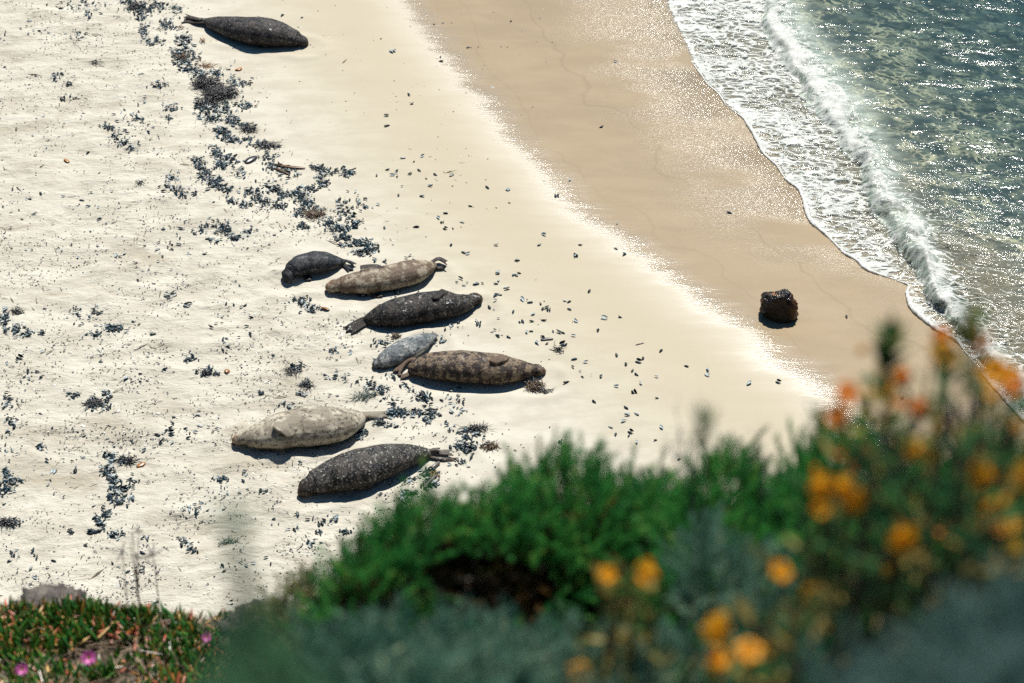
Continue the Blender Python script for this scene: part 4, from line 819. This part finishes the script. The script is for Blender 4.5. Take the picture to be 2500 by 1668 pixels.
# grey sagebrush
shrub('sagebrush', 'blue grey sagebrush filling the bottom middle in front of the green shrub', 'shrub',
      [blob(1090, 1820, 4.2, 95, .12, 110), blob(1250, 1790, 4.4, 90, .12, 120), blob(940, 1760, 4.4, 85, .12, 110), blob(830, 1840, 4.1, 90, .12, 130), blob(1400, 1840, 4.3, 90, .12, 140), blob(1180, 1890, 3.8, 110, .1, 130), blob(980, 1910, 3.7, 110, .1, 130), blob(1500, 1900, 4.0, 90, .1, 130), blob(1340, 1910, 3.7, 90, .1, 120), blob(1130, 1690, 4.7, 50, .1, 60)], 2500, T_SAGE, 1.05, SAGE, BARKG, lean=(.1, -.1, .9), low=-.3, jit=.25, inner=(700, .6), inner_mat=leafmat('leaf_sage_shade', (.02, .05, .035), (.06, .11, .07)), group='grey sagebrush on the slope')  # darker inner sage leaves: shade between sprays put into their colour
shrub('sagebrush', 'pale grey sagebrush right of the small green shrub, behind the orange flowers', 'shrub',
      [blob(1780, 1470, 5.0, 90, .12, 90), blob(1850, 1560, 4.9, 70, .12, 90), blob(1650, 1760, 4.8, 100, .14, 130)], 420, T_SAGE, .8, SAGE, BARKG, lean=(.1, -.1, .9), low=-.3, jit=.25, inner=(200, .7), group='grey sagebrush on the slope')
shrub('sagebrush', 'dark blurred grey sagebrush nearest the camera in the bottom right corner', 'shrub',
      [blob(2400, 1700, 2.3, 85, .05, 90), blob(2240, 1840, 2.2, 85, .05, 90), blob(2470, 1870, 2.1, 90, .05, 110), blob(2070, 1880, 2.2, 80, .05, 80), blob(2330, 1990, 2.0, 120, .05, 120), blob(2540, 1700, 2.3, 80, .05, 170)], 760, T_SAGE, .62, SAGE2, BARKG, lean=(0, 0, .8), low=-.3, inner=(500, .75), group='grey sagebrush on the slope')
# small olive plant between the ice plant and the sagebrush
shrub('olive_bush', 'small olive and yellow bush between the fleshy mat and the sagebrush', 'shrub',
      [blob(765, 1540, 7.4, 65, .12, 65), blob(700, 1620, 7.3, 70, .12, 90)], 420, T_SAGE, 1.0, PALE, BARK, lean=(0, 0, .8), dead=(90, .9, BROWNLEAF))
shrub('dead_shrub', 'leafless grey twiggy shrub at the edge of the rounded boulder', 'shrub',
      [blob(800, 1470, 8.0, 70, .12, 70), blob(870, 1420, 7.6, 50, .12, 60), blob(950, 1330, 7.0, 30, .1, 40)], 60, T_SAGE, .7, leafmat('leaf_grey', (.08, .07, .07), (.16, .14, .14)), BARKG, nst=60)

# ---- orange flowered bushes
def petals(seed):
    """trumpet flower: tube and five notched lobes, opening along +z"""
    r = np.random.default_rng(seed); V = []; Fc = []; K = 20
    for i, (z_, rd) in enumerate([(0, .0035), (.010, .005), (.020, .008), (.026, .012)]):
        for k in range(K): a = 2 * math.pi * k / K; V.append((rd * math.cos(a), rd * math.sin(a), z_))
    for j, (z_, rd) in enumerate([(.029, .017), (.029, .022)]):
        for k in range(K):
            a = 2 * math.pi * k / K; lob = .72 + .28 * abs(math.sin(2.5 * a)) ** .6 if j else .9; V.append((rd * lob * math.cos(a), rd * lob * math.sin(a), z_ - .004 * j * r.random() + .002 * math.sin(a + seed)))
    for i in range(5):
        for k in range(K): a = i * K + k; b = i * K + (k + 1) % K; Fc.append((a, b, b + K, a + K))
    return np.array(V), Fc
def petal_mat(name, a, b):
    m = Mat(name); zc = m.n('SeparateXYZ', {0: m.pos(obj=True)}).outputs[2]; c = m.mix(m.mr(zc, .01, .028), b, a)
    return m.end(m.n('MixShader', {0: .45, 1: m.bsdf(col=c, rough=.5, spec=.3), 2: m.n('BsdfTranslucent', {0: c}).outputs[0]}).outputs[0])
PO = petal_mat('petal_orange', (.95, .42, .015), (.9, .45, .03)); PR = petal_mat('petal_salmon', (.95, .33, .06), (.90, .30, .03))
PY = petal_mat('petal_yellow', (.85, .52, .06), (.75, .40, .05))
fm_ = [mesh('flower', *petals(1), [PO], link=False), mesh('flower', *petals(2), [PR], link=False), mesh('flower', *petals(4), [PO], link=False), mesh('flower', *petals(5), [PY], link=False)]
def leafquad():
    V = np.array([[0, -.0012, 0], [0, .0012, 0], [0, .0055, .018], [.0, -.0055, .018], [0.001, .0035, .034], [.001, -.0035, .034], [.004, 0, .048]])
    return V, np.array([[0, 1, 2, 3], [3, 2, 4, 5], [5, 4, 6, 6]])
LQ = leafquad()
def flower_bush(label, flowers, d, extra, nleaf, group, low_py=1900, stems_extra=8, spreadpx=60, leafsc=1.0):
    mx = np.mean([f[0] for f in flowers]); base = base_of(mx, np.mean([f[1] for f in flowers]), d); root = empty('flowering_bush', base, label, 'flowering bush', group)
    tips = [Pd(x, y, d + dd) for x, y, dd, s_, c_ in flowers] + [Pd(x, y, d + RNG.normal(0, .12)) for x, y in extra]
    paths = []; rads = []; lp = []; ld = []
    for i, tp in enumerate(tips):
        q0 = base + np.array([(tp[0] - base[0]) * .55 + RNG.normal(0, .04), RNG.normal(0, .08) + (tp[1] - base[1]) * .5, 0]); q0[2] = float(hill_z(q0[0], q0[1])) - .02
        m1 = q0 * .6 + tp * .4 + RNG.normal(0, .03, 3); m2 = q0 * .25 + tp * .75 + RNG.normal(0, .02, 3)
        q = catmull(np.array([q0, m1, m2, tp - np.array([0, 0, .02])]), 0, 16); paths.append(q); rads.append(np.linspace(.006, .0022, 16))
        seg = np.linalg.norm(q[-1] - q[0])
        for k in range(nleaf):
            t = RNG.random() ** .75 * .97 + .02; a = RNG.random() * 6.28; j = t * 15; i0 = min(int(j), 14); p = q[i0] + (q[i0 + 1] - q[i0]) * (j - i0)
            lp.append(p); ld.append([math.cos(a), math.sin(a), RNG.uniform(.2, 1.4)])
    v, f, r = tubes(paths, rads, 5); mesh('stems', v, f, [BARK], attrs={'rnd': r}, parent=root, origin=base)
    lp = np.array(lp); ld = np.array(ld); V, Fq, r = grow(LQ[0], LQ[1], lp, ld, RNG.uniform(.6, 1.25, len(lp)) * leafsc); r = np.repeat(RNG.random(len(lp)), len(LQ[0])); leafmesh('foliage', V, Fq, r, MONK, root, base)
    small = []
    if len(flowers) > 8:
        rg = np.random.default_rng(len(flowers)); xs = [f[0] for f in flowers]; ys = [f[1] for f in flowers]
        small = [(rg.uniform(min(xs), max(xs)), min(ys) + (max(ys) + 120 - min(ys)) * rg.random() ** .8, rg.normal(0, .12), rg.uniform(.45, .8), int(rg.integers(0, 4))) for _ in range(20)]
    for i, (x, y, dd, s_, c_) in enumerate(list(flowers) + small):
        o = bpy.data.objects.new('flower', fm_[c_]); COL.objects.link(o); o.parent = root
        tp = Pd(x, y, d + dd) - np.array([0, 0, .015]); o.location = tuple(float(tp[j] - base[j]) for j in range(3)); o.scale = (s_ * (.86 if i < len(flowers) else .6),) * 3
        dr = Vector((RNG.normal(0, .5), -.55 + RNG.normal(0, .3), .55)); o.rotation_euler = dr.to_track_quat('Z', 'Y').to_euler()
    return root
FG = 'orange flowered bushes on the slope'
flower_bush('tall orange flowered bush whose top stems stand against the wet sand at the right', [(2058, 948, 0, 1.0, 1), (2066, 1002, 0, 1.15, 1), (2128, 938, .05, 1.25, 2), (2222, 896, 0, 1.0, 1), (2278, 862, 0, 1.3, 0), (2240, 968, 0, .95, 1), (2318, 800, .1, 1.0, 1), (2264, 1090, 0, 1.1, 0), (2310, 1025, .1, .8, 1), (2186, 1282, -.2, 1.25, 0), (1980, 1165, -.1, 1.1, 0), (2040, 1168, -.1, 1.0, 0), (2062, 1198, -.1, 1.1, 0), (1988, 1216, -.1, .95, 2), (2205, 1212, .1, .8, 2)],
            3.5, [(2150, 850), (2165, 880), (2120, 900), (2330, 830), (2310, 880), (2330, 950), (2180, 1000), (2100, 1050), (2240, 1060), (2290, 1110), (2130, 1120), (2080, 1100), (2230, 1180), (2150, 1200), (2050, 1260), (2110, 1300), (2260, 1260), (2330, 1200), (1980, 1290), (2300, 1330)], 30, FG)
flower_bush('orange flowered bush cut off by the right edge of the picture', [(2402, 812, .1, .9, 1), (2430, 905, 0, 1.25, 0), (2470, 922, 0, 1.0, 1), (2488, 905, .1, .9, 2), (2430, 1145, 0, 1.2, 0), (2478, 1140, 0, 1.2, 0), (2418, 1218, 0, 1.2, 0), (2455, 1250, .1, .9, 2), (2398, 1036, .3, .8, 1)],
            3.3, [(2385, 830), (2440, 940), (2480, 960), (2500, 1020), (2440, 1050), (2380, 1100), (2520, 1100), (2460, 1180), (2360, 1200), (2500, 1260), (2400, 1300), (2350, 1020), (2540, 940), (2440, 1360)], 34, FG)
flower_bush('low sparse orange flowered bush in the shade right of the bottom middle', [(1896, 1385, 0, .9, 2), (1970, 1430, 0, .8, 0), (1890, 1570, 0, .8, 2), (1715, 1515, -.1, 1.3, 0), (1780, 1605, -.1, 1.1, 0), (1830, 1600, -.1, 1.1, 2), (1740, 1600, -.1, .9, 2)],
            3.4, [(1800, 1450), (1850, 1500), (1930, 1480), (1990, 1400), (2050, 1450), (1760, 1560), (1900, 1620), (2060, 1530), (2150, 1400), (2000, 1350), (1880, 1320), (2120, 1330), (1950, 1540)], 34, FG)
flower_bush('yellowish bush with a few orange flowers at the bottom middle', [(1606, 1390, 0, 1.35, 0), (1474, 1392, .1, .9, 2), (1385, 1645, -.1, 1.4, 0), (1420, 1660, -.1, .9, 2)],
            3.9, [(1530, 1350), (1560, 1400), (1500, 1420), (1540, 1460), (1590, 1480), (1480, 1500), (1430, 1520), (1550, 1540), (1620, 1560), (1470, 1590), (1520, 1630), (1400, 1580)], 30, FG)
for o in bpy.data.objects:
    if o.name.startswith('foliage') and o.parent and o.parent.get('label', '').startswith('yellowish'): o.data.materials[0] = leafmat('leaf_yellowish', (.05, .09, .02), (.22, .20, .05), (.42, .30, .08), .3)

# ---- blurred tips close to the camera
def sprig(label, px, py, d, n, hgt, mat, tmpl=LQ, bottom=400, sc=1.0, name='leafy_sprig', rad=.003, lean=0.0, leafspan=(.0, 1.0)):
    tp = Pd(px, py, d); base = base_of(px, py, d) - np.array([0, 0, .02]); root = empty(name, base, label, 'plant stem')
    q = catmull(np.array([base, base * .5 + tp * .5 + np.array([lean, 0, 0]), tp]), 0, 24); v, f, r = tubes([q], [np.linspace(rad * 1.3, rad * .6, 24)], 6); mesh('stem', v, f, [BARK], attrs={'rnd': r}, parent=root, origin=base)
    L = np.linalg.norm(tp - base); t = 1 - (RNG.uniform(*leafspan, n) ** 1.2) * min(hgt / L, 1); j = np.clip(t * 23, 0, 22.99); i0 = j.astype(int); p = q[i0] + (q[i0 + 1] - q[i0]) * (j - i0)[:, None]
    a = RNG.random(n) * 6.28; dd = np.stack([np.cos(a) * .6, np.sin(a) * .6, RNG.uniform(.5, 1.2, n)], 1)
    V, Fq, r = grow(tmpl[0], tmpl[1], p, dd, RNG.uniform(.7, 1.2, n) * sc); leafmesh('leaves', V, Fq, np.repeat(RNG.random(n), len(tmpl[0])), mat, root, base); return root
NEARG = leafmat('leaf_near', (.08, .20, .10), (.14, .28, .15), trans=.5)
sprig('soft blurred green stem close to the camera, left of the bottom middle', 572, 1270, 1.55, 46, .18, NEARG, sc=.5, rad=.0045)
shrub('leafy_plant', 'soft blurred green leafy plant close to the camera, right of the fleshy mat', 'plant',
      [blob(640, 1690, 1.6, 60, .03, 120), blob(700, 1780, 1.7, 80, .03, 120), blob(580, 1800, 1.55, 50, .03, 110)], 520, LQ, .62, NEARG, BARK, lean=(0, 0, .9), low=-.4, nst=14)
sprig('blurred dark leaf tip poking up left of the small green shrub', 1722, 1022, 3.0, 34, .08, MONK, sc=.55)
sprig('small blurred leaf tip against the gleaming sand right of the small green shrub', 1990, 1010, 3.4, 30, .09, MONK, sc=.5)
sprig('dark green blurred leaf whorl at the top left of the orange flowered bush', 2175, 835, 3.4, 60, .10, MONK, sc=1.0)
sprig('blurred leaf tip crossing the end of the breaking wave', 2372, 790, 3.3, 50, .08, MONK, sc=.9)
# ---- dry twiggy plants
def twigs(label, px, py, d, n, L, spread, mat, name='dry_twig_bush', rad=.0016, cat='dry bush'):
    c = Pd(px, py, d); base = np.array([c[0], c[1], float(hill_z(c[0], c[1])) - .02]); root = empty(name, base, label, cat); paths = []; rads = []
    paths.append(catmull(np.array([base, (base + c) / 2 + [.02, 0, 0], c]), 0, 8)); rads.append(np.linspace(.006, .003, 8))
    for _ in range(n):
        a = np.array([RNG.normal(0, spread), RNG.normal(0, spread), 1.0]); a /= np.linalg.norm(a); s0 = c + RNG.normal(0, .012, 3) - np.array([0, 0, RNG.random() * L * .4]); e = s0 + a * L * RNG.uniform(.5, 1.1)
        q = catmull(np.array([s0, (s0 + e) / 2 + RNG.normal(0, .012, 3), e]), 0, 7); paths.append(q); rads.append(np.linspace(rad, rad * .45, 7))
        for _b in range(3):
            k = RNG.integers(2, 6); e2 = q[k] + (a + RNG.normal(0, .5, 3)) * L * .25; paths.append(np.array([q[k], (q[k] + e2) / 2 + RNG.normal(0, .004, 3), e2])); rads.append(np.array([rad * .6, rad * .5, rad * .3]))
    v, f, r = tubes(paths, rads, 4); mesh('twigs', v, f, [mat], attrs={'rnd': r}, parent=root, origin=base); return root
PURP = weedmat('twig_purple', (.05, .045, .06), (.17, .14, .16))
twigs('bare purple grey twiggy bush between the orange flowered bushes', 2370, 1110, 5.0, 80, .17, .38, PURP)
twigs('sparse bare twigs rising beside the dark leaf tip above the small green shrub', 1690, 1150, 5.4, 10, .13, .45, PURP, rad=.0013)
twigs('thin bare twigs right of the small green shrub against pale sand', 1860, 1140, 5.4, 7, .09, .4, PURP, rad=.0012)
twigs('faint pale twigs low among the flowering bushes', 2190, 1150, 4.8, 30, .15, .3, PURP)
# ---- ice plant mat on the lower left bluff
def ice():
    n = 8500; x = RNG.uniform(-2.75, -1.05, n); y = RNG.uniform(6.9, 9.3, n); z = hill_z(x, y)
    hump = .10 * fbm(x * 1.7 + 4, y * 1.7, 3) + .04
    z = z + np.maximum(hump, 0) * sst(9.3, 9.0, y)
    gap = vn(x * 5 + 30, y * 4) + .5 * vn(x * 13, y * 11); ok = gap > .56; x, y, z = x[ok], y[ok], z[ok]; n = len(x)
    K = 3; lv = 5; V = []; Fc = []
    for i in range(lv):
        t = i / (lv - 1); rr = [.8, 1.0, .95, .7, .12][i] * .0075; bx = .010 * t * t
        for k in range(K): a = 2 * math.pi * k / K; V.append((rr * math.cos(a) + bx, rr * math.sin(a), t * .078))
    for i in range(lv - 1):
        for k in range(K): a = i * K + k; b = i * K + (k + 1) % K; Fc.append((a, b, b + K, a + K))
    V = np.array(V); d = np.stack([RNG.normal(.0, .30, n), RNG.normal(-.05, .30, n), np.ones(n)], 1)
    flat = RNG.random(n) < .24; d[flat] = np.stack([RNG.normal(0, 1, flat.sum()), RNG.normal(0, 1, flat.sum()), RNG.uniform(.1, .5, flat.sum())], 1)
    sc = RNG.uniform(.75, 1.55, n); Rm = frames(d); W = np.einsum('nij,nkj->nki', Rm, V[None] * sc[:, None, None]) + np.stack([x, y, z], 1)[:, None]
    Fo = np.array(Fc)[None] + (np.arange(n) * len(V))[:, None, None]
    redz = sst(.42, .62, vn(x * 1.4 + 3, y * 1.6) * .6 + .4 * RNG.random(n) + .12 * (x > -1.7)); r = np.where(flat, RNG.uniform(.72, 1, n), RNG.random(n) * .55 + .35 * redz * RNG.random(n))
    tip = np.tile(V[:, 2] / .078, n)
    m = Mat('ice_plant'); q = m.attr('rnd'); tp = m.attr('tip'); c = m.mix(m.mr(q, 0, .5), (.012, .10, .020), (.07, .20, .025)); c = m.mix(m.mr(q, .50, .66), c, (.30, .14, .02)); c = m.mix(m.mr(q, .76, .84), c, (.50, .11, .06)); c = m.mix(m.mr(q, .90, .93), c, (.62, .40, .15))
    c = m.mix(m.math('MULTIPLY', m.mr(tp, .75, 1), m.mr(q, .2, .5, 0, .6)), c, (.40, .06, .03))
    mt = m.end(m.bsdf(col=c, rough=.35, spec=.5))
    o = mesh('ice_plant_mat', W.reshape(-1, 3), Fo.reshape(-1, 4), [mt], attrs={'rnd': np.repeat(r, len(V)), 'tip': tip}); tag(o, kind='stuff')
    n2 = 2500; x = RNG.uniform(-2.75, -1.05, n2); y = RNG.uniform(7.0, 9.4, n2); z = hill_z(x, y) + .03 + .05 * RNG.random(n2); ang = RNG.random(n2) * 6.28; paths = []
    t = np.array([[-.5, -.02, 0], [-.5, .02, .01], [.5, .015, .05], [.5, -.015, .03]]); v, f, r_ = scatter(t, np.array([[0, 1, 2, 3]]), np.stack([x, y, z], 1), rotm(n2), RNG.uniform(.04, .12, n2))
    mesh_ = mesh('dry_leaf_litter', v, f, [weedmat('litter', (.10, .07, .05), (.34, .24, .16))], attrs={'rnd': r_}); tag(mesh_, kind='stuff')
ice()
m = Mat('petal_pink'); rc = m.n('VectorMath', {0: m.pos(obj=True)}, operation='LENGTH').outputs['Value']; c = m.mix(m.mr(rc, .004, .014), (.75, .60, .10), (.80, .16, .55)); PINK = m.end(m.n('MixShader', {0: .3, 1: m.bsdf(col=c, rough=.5), 2: m.n('BsdfTranslucent', {0: c}).outputs[0]}).outputs[0])
def daisy():
    V = []; Fc = []; n = 34
    for k in range(n):
        a = 2 * math.pi * k / n + .1 * (k % 3); up = .35 + .25 * (k % 2) + .15 * (k % 3); L = .030 + .004 * (k % 3); b = len(V)
        for t, w_ in ((.15, .0015), (.6, .0028), (1.0, .0012)):
            for s in (-1, 1): V.append((math.cos(a) * L * t - math.sin(a) * w_ * s, math.sin(a) * L * t + math.cos(a) * w_ * s, L * t * up * (1 - .3 * t)))
        Fc += [(b, b + 1, b + 3, b + 2), (b + 2, b + 3, b + 5, b + 4)]
    return np.array(V), Fc
dm = mesh('ice_plant_flower', *daisy(), [PINK], link=False)
m = Mat('fleshy_green'); FG_ = m.end(m.bsdf(col=(.05, .14, .03), rough=.4))
for (px, py, sc, lab) in ((217, 1606, 1.35, 'largest bright pink daisy like flower on the fleshy mat at bottom left'), (54, 1634, 1.1, 'pink flower nearest the bottom left corner'), (504, 1556, .9, 'small pink flower at the right edge of the fleshy mat')):
    for dep_ in np.arange(9.0, 12.5, .01):
        p = Pd(px, py, dep_)
        if p[2] < float(hill_z(p[0], p[1])) + .19: break
    r_ = empty('ice_plant_flower', p - np.array([0, 0, .12]), lab, 'flower', 'pink flowers on the fleshy mat'); o = bpy.data.objects.new('petals', dm); COL.objects.link(o); o.parent = r_; o.location = (0, 0, .12); o.scale = (sc * .8,) * 3; o.rotation_euler = (R(38), R(8), 0)
    q = np.array([p - [0, 0, .12], p - [0, 0, .05], p + [0, 0, .002]]); v, f, r2 = tubes([catmull(q, 0, 6)], [np.array([.003, .003, .003, .004, .007, .011])], 8); mesh('stalk', v, f, [FG_], attrs={'rnd': r2}, parent=r_, origin=p - [0, 0, .12])
# dead flower stalks standing out of the mat
def stalk(pts, head, label, d=10.9):
    q = np.array([Pd(x, y, d) for x, y in pts]); q0 = q[0].copy(); q0[2] = float(hill_z(q0[0], q0[1])); q = np.vstack([q0, q]); root = empty('dry_stalk', q0, label, 'dry stalk', 'dry flower stalks above the fleshy mat')
    c = catmull(q, 0, 14); v, f, r = tubes([c], [np.linspace(.0034, .0018, 14)], 5); mesh('stem', v, f, [BARK], attrs={'rnd': r}, parent=root, origin=q0)
    if head:
        tv, tf = T_SAGE; k = 5; V, Fq, r = grow(tv * .35, tf, np.repeat(q[-1][None], k, 0), RNG.normal(0, 1, (k, 3)) + [0, 0, .5], np.full(k, head)); leafmesh('seed_head', V, Fq, r, leafmat('seed_head_brown', (.03, .03, .04), (.09, .08, .09)), root, q0)
stalk([(308, 1450), (304, 1400), (297, 1345)], 1.2, 'leftmost dry stalk with a small seed head')
stalk([(336, 1450), (326, 1380), (318, 1325)], 0, 'straight dry stalk without a seed head, second from the left')
stalk([(336, 1450), (330, 1370), (322, 1300)], 0, 'tallest straight dry stalk without a seed head')
stalk([(337, 1450), (337, 1360), (339, 1296)], 1.0, 'dry stalk with the highest seed head')
stalk([(338, 1450), (341, 1400), (334, 1360)], .6, 'short dry stalk in the middle of the bundle')
stalk([(385, 1450), (381, 1400), (373, 1357)], 1.5, 'rightmost dry stalk with a dark round seed head')
# rocks at the rim
m = Mat('grey_rock'); p = m.pos(obj=True); n = m.noise(p, 9, 6, .65); n2 = m.noise(p, 45, 4, .7); c = m.mix(m.mr(n, .4, .6), (.05, .043, .038), (.17, .145, .12)); c = m.mix(m.mr(n2, .5, .65), c, (.09, .07, .07))
GROCK = m.end(m.bsdf(col=c, rough=.85, nrm=m.bump(m.math('ADD', n, m.math('MULTIPLY', n2, .4)), 1, .03)))
def rimrock(px, py, d, rx, ry, rz, seed, label):
    c = Pd(px, py, d); v, fs = rock_mesh(c, rx, ry, rz, seed, 5, .5, 1.8, 5); b = c - np.array([0, 0, rz]); tag(mesh('rock', v, fs, [GROCK], origin=b), label, 'rock')
rimrock(130, 1516, 12.5, .26, .22, .14, 12, 'low lumpy grey rock at the rim behind the left end of the fleshy mat')
rimrock(230, 1530, 12.5, .16, .2, .12, 19, 'smaller grey rock right of the lumpy rim rock')
rimrock(668, 1592, 11.7, .30, .28, .19, 23, 'smooth rounded grey brown boulder at the foot of the shrubs')

# low scrub over the rest of the slope
n = 34000; x = RNG.uniform(-9, 10, n); y = RNG.uniform(-3, 9.4, n); k = ((x > 1.75) & (y > 1.0)) | ((x < -2.9) & (y > 1.0)) | ((x > -.1) & (y > 6.3) & (x < 1.8)) | (y < -1.2)
k &= (vn(x * 1.3 + 9, y * 1.3) + .4 * RNG.random(n)) > .22; x, y = x[k], y[k]; z = hill_z(x, y) - .01; n = len(x)
V, Fq, r = grow(T_BIG[0], T_BIG[1], np.stack([x, y, z], 1), np.stack([RNG.normal(0, .5, n), RNG.normal(0, .5, n), np.ones(n)], 1), RNG.uniform(.5, 1.0, n))
gc = leafmesh('ground_cover', V, Fq, np.clip(r * .6 + .4 * np.repeat(vn(x * .9, y * .9), len(T_BIG[0])), 0, 1), leafmat('leaf_scrub', (.02, .08, .03), (.10, .17, .09), (.25, .24, .12), .1), None, (0, 0, 0)); tag(gc, kind='stuff')
